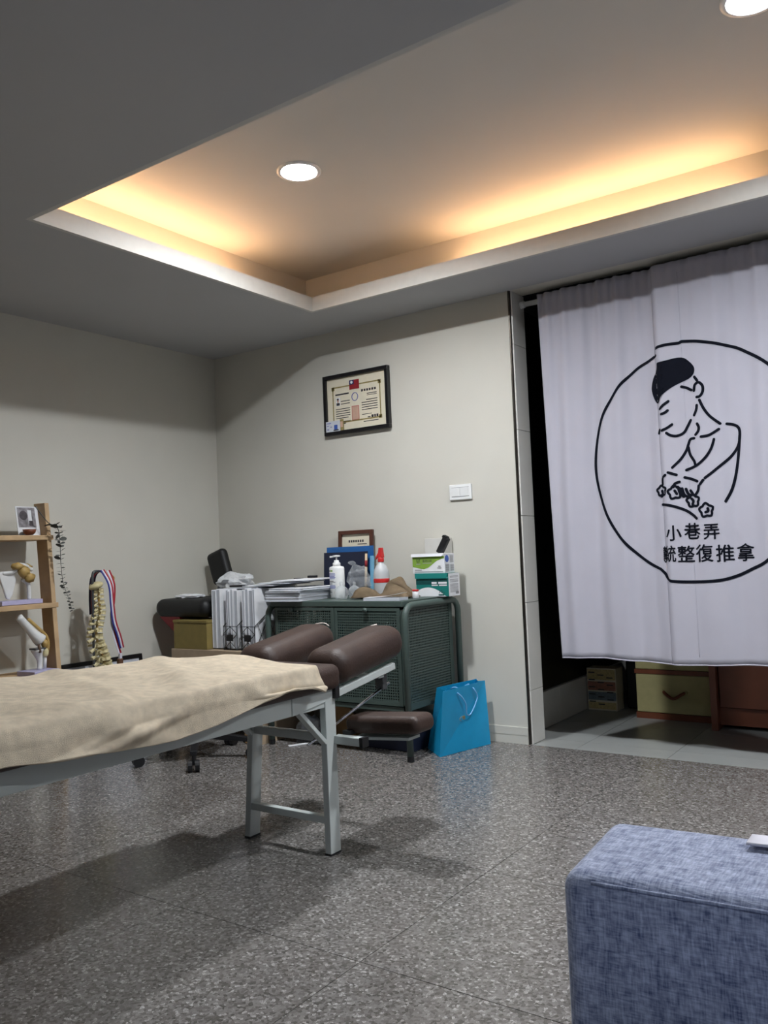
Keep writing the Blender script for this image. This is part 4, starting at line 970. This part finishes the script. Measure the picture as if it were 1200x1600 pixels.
# ================================================================ ON THE BACK WALL
t = thing('certificate_frame', (1.058, 0, 1.70), 'black framed certificate hanging on the back wall', 'picture frame')
x0, x1, z0, z1 = 0.846, 1.270, 1.534, 1.855
f_ = 0.020; yf = -0.026
for a in ((x0,x1,z1-f_,z1),(x0,x1,z0,z0+f_),(x0,x0+f_,z0+f_,z1-f_),(x1-f_,x1,z0+f_,z1-f_)):
    MB().box((a[0],yf,a[2]),(a[1],-0.001,a[3])).build('frame_bar', 'frame_black', t, bevel=0.002)
sh = MB().box((x0+f_,-0.012,z0+f_),(x1-f_,-0.002,z1-f_)).build('certificate_sheet', 'paper_cream', t)
O = (x0+f_, -0.0128, z0+f_); W_ = x1-x0-2*f_; H_ = z1-z0-2*f_
def pr(rects, m, nm='printed_text', d=0.0): return printed_rects(rects, (O[0], O[1]-d, O[2]), m, sh, nm)
bx_, by_ = 0.035, 0.040
pr([(bx_,W_-bx_,by_,by_+0.007),(bx_,W_-bx_,H_-by_-0.012,H_-by_-0.005),(bx_,bx_+0.007,by_,H_-by_-0.005),(W_-bx_-0.007,W_-bx_,by_,H_-by_-0.005)]+
   [(a,a+0.02,b,b+0.02) for a in (bx_-0.005,W_-bx_-0.015) for b in (by_-0.004,H_-by_-0.024)], 'gold_ink', 'gold_border')
fx_ = W_*0.475
pr([(fx_-0.032,fx_+0.032,H_-0.072,H_-0.022)], 'flag_red', 'flag_print', 0.0006); pr([(fx_-0.032,fx_-0.001,H_-0.046,H_-0.022)], 'flag_blue', 'flag_print', 0.0012)
MB().poly([Vector(O)+Vector((fx_-0.016+0.008*math.cos(a),-0.0018,H_-0.034+0.008*math.sin(a))) for a in [2*PI*k/12 for k in range(12)]]).build('flag_print', 'paper', sh)
rows = [(0.055,0.145,H_-0.092,H_-0.084)]
for k in range(5): rows.append((0.055,0.150-0.012*(k==4),H_-0.168-0.012*k,H_-0.164-0.012*k))
rows += [(0.09,0.150,H_-0.128,H_-0.124),(0.09,0.150,H_-0.142,H_-0.138),(0.055,0.15,H_-0.236,H_-0.232),(0.055,0.12,H_-0.246,H_-0.242)]
for k in range(6): rows.append((0.226+0.0165*k,0.238+0.0165*k,H_-0.092,H_-0.080))
rows += [(0.262,0.325,H_-0.108,H_-0.104),(0.262,0.325,H_-0.116,H_-0.113)]
for k in range(5): rows.append((0.226+0.03*(k==0),0.328,H_-0.140-0.0125*k,H_-0.136-0.0125*k))
rows += [(0.226,0.29,H_-0.214,H_-0.211),(0.262,0.280,H_-0.232,H_-0.227),(0.286,0.300,H_-0.234,H_-0.220),(0.304,0.314,H_-0.234,H_-0.220),(0.318,0.330,H_-0.234,H_-0.220),(0.235,0.33,H_-0.252,H_-0.248)]
pr(rows, 'ink')
MB().tube([Vector(O)+Vector((fx_+0.002+0.019*math.cos(a),-0.001,H_-0.112+0.021*math.sin(a))) for a in [2*PI*k/20 for k in range(20)]], 0.0022, 4, closed=True).build('round_emblem', 'ink_blue', sh)
pr([(fx_-0.022,fx_+0.026,H_-0.236,H_-0.160)], 'seal_red', 'red_seal'); pr([(fx_-0.019,fx_+0.023,H_-0.232,H_-0.164)], 'skin_print', 'red_seal', 0.0006)
pr([(0.058,0.086,H_-0.148,H_-0.104)], 'paper', 'portrait_print'); pr([(0.061,0.083,H_-0.146,H_-0.132)], 'ink', 'portrait_print', 0.0006); 
MB().poly([Vector(O)+Vector((0.072+0.007*math.cos(a),-0.0016,H_-0.121+0.011*math.sin(a))) for a in [2*PI*k/12 for k in range(12)]]).build('portrait_print', 'skin_print', sh)
MB().poly([Vector(O)+Vector((0.072+0.0075*math.cos(a),-0.0022,H_-0.113+0.005*math.sin(a))) for a in [2*PI*k/12 for k in range(12)]]).build('portrait_print', 'ink', sh)
t2 = thing('licence_card', (0.93,-0.03,z0+f_), 'small licence card tucked in the lower left of the certificate frame', 'card')
cx_ = x0+f_-0.004; cz_ = z0+f_-0.002
MB().box((cx_,-0.0285,cz_),(cx_+0.095,-0.0270,cz_+0.056)).build('card_stock', 'paper_grey', t2)
MB().box((cx_+0.093,-0.0270,cz_+0.002),(cx_+0.118,-0.0262,cz_+0.06)).build('second_card', 'gold_ink', t2)
CO = (cx_, -0.0288, cz_)
printed_rects([(0.004,0.035,0.044,0.048),(0.006,0.02,0.030,0.034),(0.008,0.02,0.010,0.016),(0.03,0.04,0.024,0.028)], CO, 'ink_blue', t2); printed_rects([(0.055,0.078,0.010,0.034)], CO, 'blue_dot', t2, 'portrait_print'); printed_rects([(0.05,0.085,0.003,0.010)], CO, 'ink', t2)
printed_rects([(0.097,0.112,0.018,0.048)], (cx_,-0.0274,cz_), 'skin_print', t2, 'portrait_print')
# light switch
t = thing('light_switch', (1.656, 0, 1.175), 'white two-gang light switch on the back wall', 'light switch')
x0, x1, z0, z1 = 1.595, 1.716, 1.138, 1.212
MB().box((x0,-0.011,z0),(x1,-0.0005,z1)).build('plate', 'white_plastic', t, bevel=0.003)
for a, b in ((x0+0.015,x0+0.060),(x0+0.0612,x1-0.015)):
    MB().hexa([(a,-0.0128,z0+0.017),(b,-0.0128,z0+0.017),(b,-0.010,z0+0.017),(a,-0.010,z0+0.017),(a,-0.0155,z1-0.015),(b,-0.0155,z1-0.015),(b,-0.010,z1-0.015),(a,-0.010,z1-0.015)]).build('rocker', 'white_plastic', t)
MB().box((x0+0.013,-0.0115,z1-0.0155),(x1-0.013,-0.0108,z1-0.0135)).box((x0+0.013,-0.0115,z0+0.0145),(x1-0.013,-0.0108,z0+0.0165)).build('gap', 'ink', t)

# ================================================================ CYAN PAPER BAG
t = thing('paper_bag', (1.73,-0.22,0), 'bright cyan paper gift bag with cord handles on the floor by the cabinet', 'bag')
b0, b1, b2, b3 = Vector((1.704,-0.379,0.001)), Vector((1.786,-0.064,0.001)), Vector((1.668,-0.03,0.001)), Vector((1.570,-0.262,0.001))
t0, t1, t2_, t3 = Vector((1.735,-0.382,0.286)), Vector((1.766,-0.055,0.288)), Vector((1.705,-0.025,0.288)), Vector((1.660,-0.308,0.288))
sm = (b0+b3)/2*0.45+(t0+t3)/2*0.55+Vector((0.012,0.014,0)); sm0 = (b0+b3)/2
MB().poly([b0,b1,t1,t0]).build('front_panel', 'cyan_bag', t, solid=0.001)
MB().poly([b2,b3,t3,t2_]).build('back_panel', 'cyan_bag', t, solid=0.001)
tm = (t0+t3)/2+Vector((0.018,0.022,-0.004))
MB().poly([b0,t0,tm,sm]).poly([b3,sm,tm,t3]).poly([b0,sm,b3]).build('side_gusset', 'cyan_bag', t, solid=0.001)
tn = (t1+t2_)/2+Vector((-0.004,-0.02,-0.004)); sn = (b1+b2)/2*0.45+(t1+t2_)/2*0.55
MB().poly([b1,sn,tn,t1]).poly([b2,t2_,tn,sn]).poly([b1,b2,sn]).build('side_gusset', 'cyan_bag', t, solid=0.001)
MB().poly([b0,b1,b2,b3]).build('bottom_panel', 'cyan_bag', t, solid=0.001)
ux = (t1-t0).normalized(); out = Vector((1,-0.25,0)).normalized()
h0 = t0+ux*0.105-Vector((0,0,0.022)); h1 = t0+ux*0.225-Vector((0,0,0.016)); mid = t0+ux*0.175-Vector((0,0,0.125))
MB().tube(spline([h0+out*0.002, h0+out*0.012+ux*0.02-Vector((0,0,0.02)), h0+out*0.012+ux*0.048-Vector((0,0,0.055)), mid+out*0.008-ux*0.012, mid+out*0.01+ux*0.02, h1+out*0.012+ux*0.02-Vector((0,0,0.05)), h1+out*0.012+ux*0.006-Vector((0,0,0.015)), h1+out*0.002], 6), 0.003, 7).build('cord_handle', 'bag_cord', t, smooth=True)
g0 = t3+(t2_-t3)*0.35; g1 = t3+(t2_-t3)*0.7
MB().tube(spline([g0-Vector((0,0,0.02)), g0+Vector((0.02,0,-0.012)), (g0+g1)/2+Vector((0.03,0,-0.03)), g1+Vector((0.02,0,-0.012)), g1-Vector((0,0,0.02))], 5), 0.003, 7).build('cord_handle', 'bag_cord', t, smooth=True)
mb = MB()
fo = t0+ux*0.135-Vector((0,0,0.14))+out*0.0016; up = (t0-b0).normalized()
mb.tube([fo+ux*(0.012*math.cos(a)*1.6)+up*(0.010*math.sin(a)) for a in [2*PI*k/14 for k in range(11)]], 0.0009, 4)
for k in range(5): mb.tube([fo+ux*(0.004*k), fo+ux*(0.004*k+0.003)+up*(0.012-0.004*(k%2)), fo+ux*(0.004*k+0.005)-up*0.006], 0.0008, 4)
mb.build('printed_monogram', 'gold_ink', t)

# ================================================================ CURTAIN IN THE DOORWAY
ct = thing('curtain', (2.7,0.05,0.39), 'white doorway curtain printed with a masseur drawing in a circle', 'curtain')
FOLD = 2.600
def folds(x, z):
    tt = (2.06-z)/1.67
    a = 0.011*math.sin((x-2.05)*2*PI/0.205+0.5*math.sin(2.3*z))*(0.35+0.65*min(1, tt*2.2))
    b = 0.0055*math.sin((x-2.05)*2*PI/0.083+1.4*math.sin(1.7*z))*(1-0.55*tt)
    c = 0.006*math.sin(x*2*PI/0.041+1.0)*math.exp(-tt*16)
    return a+b+c
def y_left(x, z): return 0.062+folds(x, z)
def y_right(x, z):
    tt = (2.06-z)/1.67
    damp = min(1.0, max(0.0, (x-FOLD)/0.35))
    tuck = 0.022*math.exp(-((x-FOLD)/0.012)**2)
    return 0.030+folds(x, z)*(0.30+0.55*damp)+tuck
def y_cloth(x, z): return y_right(x, z) if x > FOLD+0.002 else y_left(x, z)
def hemz(x): return 0.388+0.006*math.sin(x*9)
def zrow(v, x): return hemz(x)+(2.068-hemz(x))*v
def pl(u, v):
    xl = 2.069+0.033*(1-v)**1.3
    x = xl+(2.640-xl)*u; z = zrow(v, x); return (x, y_left(x, z), z)
def prr(u, v):
    x = FOLD+(3.46-FOLD)*u; z = zrow(v, x); return (x, y_right(x, z), z)
lpn = MB().grid(pl, 90, 60).build('left_panel', 'curtain_cloth', ct, smooth=True, solid=0.0014)
rpn = MB().grid(prr, 130, 60).build('right_panel', 'curtain_cloth', ct, smooth=True, solid=0.0014)
MB().tube([(x, y_left(x, hemz(x)), hemz(x)+0.002) for x in [2.103+0.53*k/60 for k in range(61)]], 0.003, 6).build('hem', 'curtain_cloth', lpn, smooth=True)
MB().tube([(x, y_right(x, hemz(x)), hemz(x)+0.002) for x in [FOLD+0.86*k/80 for k in range(81)]], 0.003, 6).build('hem', 'curtain_cloth', rpn, smooth=True)
MB().tube([(2.716, y_right(2.716, 0.42+1.6*k/60)-0.001, 0.42+1.6*k/60) for k in range(61)], 0.0012, 5).build('seam', 'curtain_cloth', rpn, smooth=True)
STROKES = [[(2.604,1.686),(2.539,1.659),(2.467,1.611),(2.406,1.543),(2.355,1.465),(2.324,1.377),(2.307,1.279),(2.307,1.194),(2.324,1.108),(2.355,1.014),(2.401,0.932),(2.46,0.86),(2.526,0.807),(2.575,0.781)],
  [(2.607,1.716),(2.651,1.722),(2.704,1.72),(2.723,1.725),(2.794,1.711),(2.868,1.687),(2.928,1.663),(2.975,1.633),(3.015,1.603),(3.048,1.573),(3.097,1.518),(3.143,1.433),(3.17,1.33),(3.18,1.212),(3.164,1.09),(3.134,0.994),(3.083,0.898),(3.004,0.811),(2.937,0.774),(2.876,0.747),(2.814,0.732),(2.719,0.727),(2.635,0.73),(2.608,0.738),(2.594,0.762),(2.575,0.781)],
  [(2.762,1.569),(2.772,1.553)],
  [(2.707,1.537),(2.726,1.53),(2.746,1.517)],
  [(2.757,1.513),(2.762,1.536),(2.778,1.544),(2.792,1.528),(2.792,1.505),(2.78,1.487),(2.767,1.485)],
  [(2.777,1.471),(2.791,1.436),(2.814,1.4),(2.853,1.364)],
  [(2.765,1.451),(2.762,1.433),(2.752,1.412)],
  [(2.612,1.456),(2.631,1.471),(2.651,1.483)],
  [(2.618,1.433),(2.632,1.436),(2.646,1.445)],
  [(2.601,1.355),(2.605,1.369)],
  [(2.617,1.364),(2.638,1.371),(2.661,1.384)],
  [(2.636,1.351),(2.653,1.339),(2.679,1.334),(2.706,1.345),(2.723,1.371),(2.736,1.393)],
  [(2.762,1.375),(2.768,1.359),(2.764,1.343),(2.753,1.331)],
  [(2.877,1.361),(2.901,1.355),(2.919,1.341),(2.923,1.315),(2.915,1.271),(2.891,1.235),(2.859,1.205),(2.82,1.176),(2.781,1.15)],
  [(2.922,1.309),(2.913,1.232),(2.899,1.156),(2.88,1.094),(2.856,1.049)],
  [(2.775,1.32),(2.804,1.322),(2.829,1.332),(2.847,1.342)],
  [(2.746,1.317),(2.73,1.314),(2.72,1.292),(2.711,1.269),(2.687,1.235),(2.652,1.204)],
  [(2.72,1.282),(2.726,1.251),(2.741,1.223),(2.745,1.206)],
  [(2.826,1.303),(2.813,1.269),(2.789,1.235),(2.753,1.206),(2.707,1.189)],
  [(2.633,1.185),(2.667,1.172)],
  [(2.699,1.159),(2.724,1.151),(2.749,1.139)],
  [(2.621,1.175),(2.607,1.165),(2.605,1.138)],
  [(2.773,1.142),(2.76,1.126)],
  [(2.6,1.053),(2.64,1.045),(2.691,1.025),(2.722,1.003),(2.737,0.987)],
  [(2.677,1.142),(2.659,1.136),(2.652,1.123)],
  [(2.67,1.122),(2.677,1.096),(2.691,1.08)],
  [(2.686,1.114),(2.693,1.088),(2.706,1.078)],
  [(2.701,1.111),(2.709,1.09),(2.721,1.084)],
  [(2.719,1.103),(2.73,1.084)],
  [(2.754,1.12),(2.75,1.1),(2.736,1.081)],
  [(2.6,1.111),(2.603,1.094),(2.596,1.088)],
  [(2.721,1.069),(2.728,1.059),(2.724,1.046)],
  [(2.785,1.025),(2.786,1.014),(2.776,1.01)],
  [(2.656,1.107),(2.664,1.093)]]
HAIR=[(2.61,1.651),(2.654,1.657),(2.714,1.659),(2.745,1.636),(2.763,1.609),(2.761,1.586),(2.744,1.569),(2.708,1.555),(2.661,1.535),(2.626,1.512),(2.604,1.481),(2.586,1.507),(2.577,1.539),(2.577,1.56),(2.587,1.593),(2.606,1.624)]
GLYPHS= [('小', 2.641, 0.931, 0.06, 0.062, 1), ('巷', 2.717, 0.936, 0.06, 0.064, 1), ('弄', 2.794, 0.93, 0.06, 0.062, 1), ('傳', 2.592, 0.843, 0.064, 0.066, 0.42), ('統', 2.622, 0.845, 0.064, 0.066, 0.72), ('整', 2.687, 0.843, 0.064, 0.066, 1), ('復', 2.761, 0.844, 0.064, 0.068, 1), ('推', 2.841, 0.841, 0.064, 0.066, 1), ('拿', 2.918, 0.842, 0.062, 0.066, 1)]

for cx_, cz_, r in ((2.5985,1.1115,0.0195),(2.656,1.100,0.0255),(2.727,1.060,0.0235),(2.779,1.018,0.0255)):
    STROKES.append([(cx_+r*(1+0.14*math.cos(5*a))*math.cos(a+0.4), cz_+r*(1+0.14*math.cos(5*a))*math.sin(a+0.4)) for a in [2*PI*k/20 for k in range(21)]])
def on_cloth(x, z): return (x, y_cloth(x, z)-0.0022, z)
lg = MB()
def stroke2d(pts, wd):
    P = []
    Q = spline([(p[0], p[1], 0) for p in pts], 5)
    for a, b in zip(Q, Q[1:]):
        n = max(1, int((b-a).length/0.008))
        P += [a+(b-a)*(k/n) for k in range(n)]
    P.append(Q[-1])
    L, R_ = [], []
    for i, p in enumerate(P):
        d = (P[min(i+1, len(P)-1)]-P[max(i-1, 0)])
        if d.length < 1e-7: d = Vector((1, 0, 0))
        d.normalize(); n = Vector((-d.y, d.x, 0))
        L.append(p+n*wd/2); R_.append(p-n*wd/2)
    k = len(lg.v)
    for a, b in zip(L, R_): lg.v += [on_cloth(a.x, a.y), on_cloth(b.x, b.y)]
    for i in range(len(P)-1): lg.f.append((k+2*i, k+2*i+1, k+2*i+3, k+2*i+2))
    for p in (P[0], P[-1]):
        lg.poly([on_cloth(p.x+wd/2*math.cos(a), p.y+wd/2*math.sin(a)) for a in [2*PI*q/10 for q in range(10)]])
for i, s_ in enumerate(STROKES): stroke2d(s_, 0.0125 if i < 2 else (0.0115 if i < len(STROKES)-4 else 0.010))
hv = [Vector((p[0], p[1], 0)) for p in spline([(a, b, 0) for a, b in HAIR+HAIR[:1]], 4)][:-1]
cxh = sum(p.x for p in hv)/len(hv); czh = sum(p.y for p in hv)/len(hv)
rings = 9
for i in range(len(hv)):
    a, b = hv[i], hv[(i+1) % len(hv)]
    for r in range(rings):
        f0, f1 = r/rings, (r+1)/rings
        q = [(cxh+(p.x-cxh)*f, czh+(p.y-czh)*f) for p, f in ((a, f0), (b, f0), (b, f1), (a, f1))]
        if sum(w_[0] for w_ in q)/4 > FOLD:
            q2 = [(max(w_[0], FOLD+0.0004), w_[1]) for w_ in q]; lg.poly([(x_, y_right(x_, z_)-(0.0055 if x_ < FOLD+0.03 else 0.0022), z_) for x_, z_ in q2])
        if min(w_[0] for w_ in q) < FOLD+0.01:
            q = [(min(w_[0], FOLD+0.012), w_[1]) for w_ in q]; lg.poly([(x_, y_left(x_, z_)-0.0035, z_) for x_, z_ in q])
lg.build('printed_logo', 'print_navy', ct)
tx = MB()
for ch, x, z, wx, wz, kx in GLYPHS:
    v, f = glyph_verts(ch)
    for dx, dz in ((0, 0), (0.018, 0.004), (-0.018, -0.004), (0.004, 0.014), (-0.004, -0.014)):   # overprinted strokes give the heavy brush weight
        k = len(tx.v)
        tx.v += [on_cloth(max(x+(p[0]+dx)*wx*1.12*kx, FOLD-0.01), z+(p[1]+dz)*wz*1.12) for p in v]
        tx.f += [tuple(k+i for i in q) for q in f]
tx.build('printed_lettering', 'print_navy', ct, solid=0.0)
t = thing('curtain_rod', (2.8,0.05,2.05), 'white tension rod holding the doorway curtain', 'curtain rod')
MB().tube([(1.985,0.101,2.046),(3.60,0.101,2.046)], 0.0125, 14).build('rod', 'white_plastic', t, smooth=True)
for x in (1.967, 3.60): MB().tube([(x,0.101,2.046),(x+0.02,0.101,2.046)], 0.017, 14).build('end_cap', 'white_plastic', t, smooth=True)

# ---------------------------------------------------------------- things below the curtain
t = thing('printed_box', (1.975,0.93,0), 'small carton with coloured text bands below the curtain', 'box')
MB().box((1.888,0.88,0.001),(2.050,0.985,0.226)).build('carton', 'paper_cream', t, bevel=0.001)
mat('band_red', (176,124,104), 0.7, var=0.2, scale=120); mat('band_blue', (126,142,150), 0.7, var=0.2, scale=120); mat('band_yellow', (196,178,124), 0.7, var=0.2, scale=120)
for a, b, m_ in ((0.165,0.220,'band_yellow'),(0.108,0.155,'band_red'),(0.055,0.100,'band_blue'),(0.008,0.045,'band_yellow')):
    printed_rects([(0.004,0.158,a,b)], (1.888,0.879,0), m_, t, 'printed_band')
printed_rects([(0.01+0.05*(k%3), 0.045+0.05*(k%3), 0.20-0.013*k, 0.206-0.013*k) for k in range(14)], (1.888,0.8784,0), 'ink', t)
tag(MB().box((2.07,0.98,0.001),(2.17,1.3,0.26)).build('dark_bin', 'black_door', base=(2.12,1.1,0), bevel=0.01), 'dark bin in the shade between the two cartons', 'bin')
t = thing('drawer_chest', (2.385,0.95,0), 'cream fabric chest of drawers with a leather handle below the curtain', 'chest')
for z0, z1, hd in ((0.032,0.225,True),(0.25,0.44,True)):
    d = MB().box((2.195,0.772,z0),(2.575,1.12,z1)).build('drawer', 'yellow_fabric', t, bevel=0.004)
    zz = (z0+z1)/2
    MB().tube(spline([(2.335,0.768,zz+0.012),(2.345,0.757,zz+0.006),(2.385,0.752,zz-0.018),(2.43,0.757,zz+0.006),(2.44,0.768,zz+0.012)],5), 0.0075, 8).build('handle', 'leather', d, smooth=True)
    for x in (2.33, 2.445): MB().tube([(x,0.772,zz+0.013),(x,0.762,zz+0.013)], 0.009, 10).build('rivet', 'yellow_fabric', d)
MB().box((2.19,0.77,0.0),(2.58,1.125,0.03)).build('plinth', 'leather', t)
MB().box((2.19,0.77,0.227),(2.58,1.125,0.248)).box((2.19,0.77,0.442),(2.58,1.125,0.46)).build('divider', 'leather', t)
t = thing('wooden_cabinet', (2.95,0.9,0), 'reddish brown wooden cabinet below the right of the curtain', 'cabinet')
MB().box((2.600,0.61,0),(2.630,1.25,0.62)).build('side_panel', 'wood_red', t, bevel=0.002)
MB().box((2.63,0.665,0.02),(3.25,1.25,0.10)).build('plinth', 'wood_red', t)
MB().box((2.634,0.648,0.105),(2.935,0.668,0.60)).build('door', 'wood_red', t, bevel=0.002)
MB().box((2.941,0.648,0.105),(3.245,0.668,0.60)).build('door', 'wood_red', t, bevel=0.002)
MB().box((3.25,0.61,0),(3.28,1.25,0.62)).build('side_panel', 'wood_red', t, bevel=0.002)
MB().box((2.59,0.60,0.62),(3.29,1.26,0.64)).build('top_panel', 'wood_red', t, bevel=0.002)

# ================================================================ ODDS AND ENDS UNDER THE CABINET
tag(MB().box((1.28,-0.36,0.001),(1.555,-0.12,0.13)).build('storage_crate', 'navy_board', base=(1.44,-0.24,0), bevel=0.004), 'navy storage crate on the floor under the green cabinet', 'crate')
kb = [(1.03,-0.30),(1.17,-0.27),(1.15,-0.16),(1.01,-0.19)]
t = thing('kraft_bag', (1.09,-0.23,0), 'folded kraft paper bag on the floor under the cabinet', 'bag')
MB().hexa([(a,b,0.001) for a,b in kb]+[(1.045,-0.27,0.15),(1.15,-0.25,0.115),(1.14,-0.2,0.11),(1.035,-0.22,0.155)]).build('bag_body', 'kraft', t)
MB().prism([(1.045,-0.272,0.15),(1.15,-0.252,0.115),(1.10,-0.262,0.185)], (0,0.01,0)).build('folded_top', 'kraft', t)
crumple('plastic_bag', (0.875,-0.27,0.038), (0.055,0.075,0.062), MATS['paper'], 'white plastic bag on the floor beneath the low stand', 'plastic bag', 0.5)
tag(MB().obox((0.985,-0.445,0.0035), (0.15,0.018,0.004), (0,0,1.05)).build('paper_strip', 'paper', base=(0.985,-0.445,0)), 'thin white paper strip lying on the floor by the cabinet', 'paper strip')
tag(MB().box((0.70,-0.55,0.001),(0.765,-0.49,0.115)).build('small_carton', 'kraft', base=(0.73,-0.52,0), bevel=0.002), 'small brown carton on the floor left of the cabinet leg', 'carton')
tag(MB().box((0.30,-0.70,0.001),(0.42,-0.60,0.03)).build('low_box', 'brown_wood', base=(0.36,-0.65,0), bevel=0.006), 'low brown item on the floor behind the rolling stool', 'box')

# ================================================================ SOFA BESIDE THE CAMERA
sf = thing('sofa', (3.75,-3.4,0), 'blue-grey woven fabric sofa arm in the lower right corner', 'sofa')
def soft_box(name, x0, x1, y0, y1, z0, z1, bev, crown=0.0, rz=0.0):
    M = None
    if rz: M = Matrix.Translation((x0,y1,0)) @ Matrix.Rotation(rz,4,'Z') @ Matrix.Translation((-x0,-y1,0))
    return rounded_pad(name, x0, x1, y0, y1, z0, z1, sf, bev, m='sofa_weave', M=M, crown=crown)
ar = soft_box('arm', 3.228, 4.10, -2.610, -2.395, 0.05, 0.520, 0.022, 0.004, math.radians(4))
MB().tube(spline([(3.28,-2.604,0.512),(3.45,-2.592,0.512),(3.7,-2.575,0.512),(4.0,-2.554,0.512)],6), 0.0022, 6).build('seam', 'sofa_weave', ar, smooth=True)
soft_box('seat_cushion', 3.245, 4.00, -4.30, -2.60, 0.16, 0.345, 0.05)
soft_box('backrest', 3.96, 4.22, -4.50, -2.55, 0.05, 0.80, 0.06)
soft_box('arm', 3.222, 4.10, -4.52, -4.31, 0.05, 0.502, 0.022)
soft_box('base_frame', 3.28, 4.05, -4.32, -2.58, 0.06, 0.17, 0.02)
for x in (3.33, 4.05):
    for y in (-2.50, -4.42): MB().lathe([(0.016,0.0),(0.022,0.055)], (x,y,0), 12).build('leg', 'black_plastic', sf)
tag(MB().grid(lambda u, v: (3.415+0.28*u, -2.445+0.035*v+0.02*u, 0.5300+0.004*math.sin(u*5+v*3)*math.sin(PI*u)*math.sin(PI*v)+0.004*u), 14, 10).build('white_cloth', 'ribbon_white', base=(3.5,-2.4,0.51), smooth=True, solid=0.003), 'white cloth lying on the sofa arm at the right edge', 'cloth')
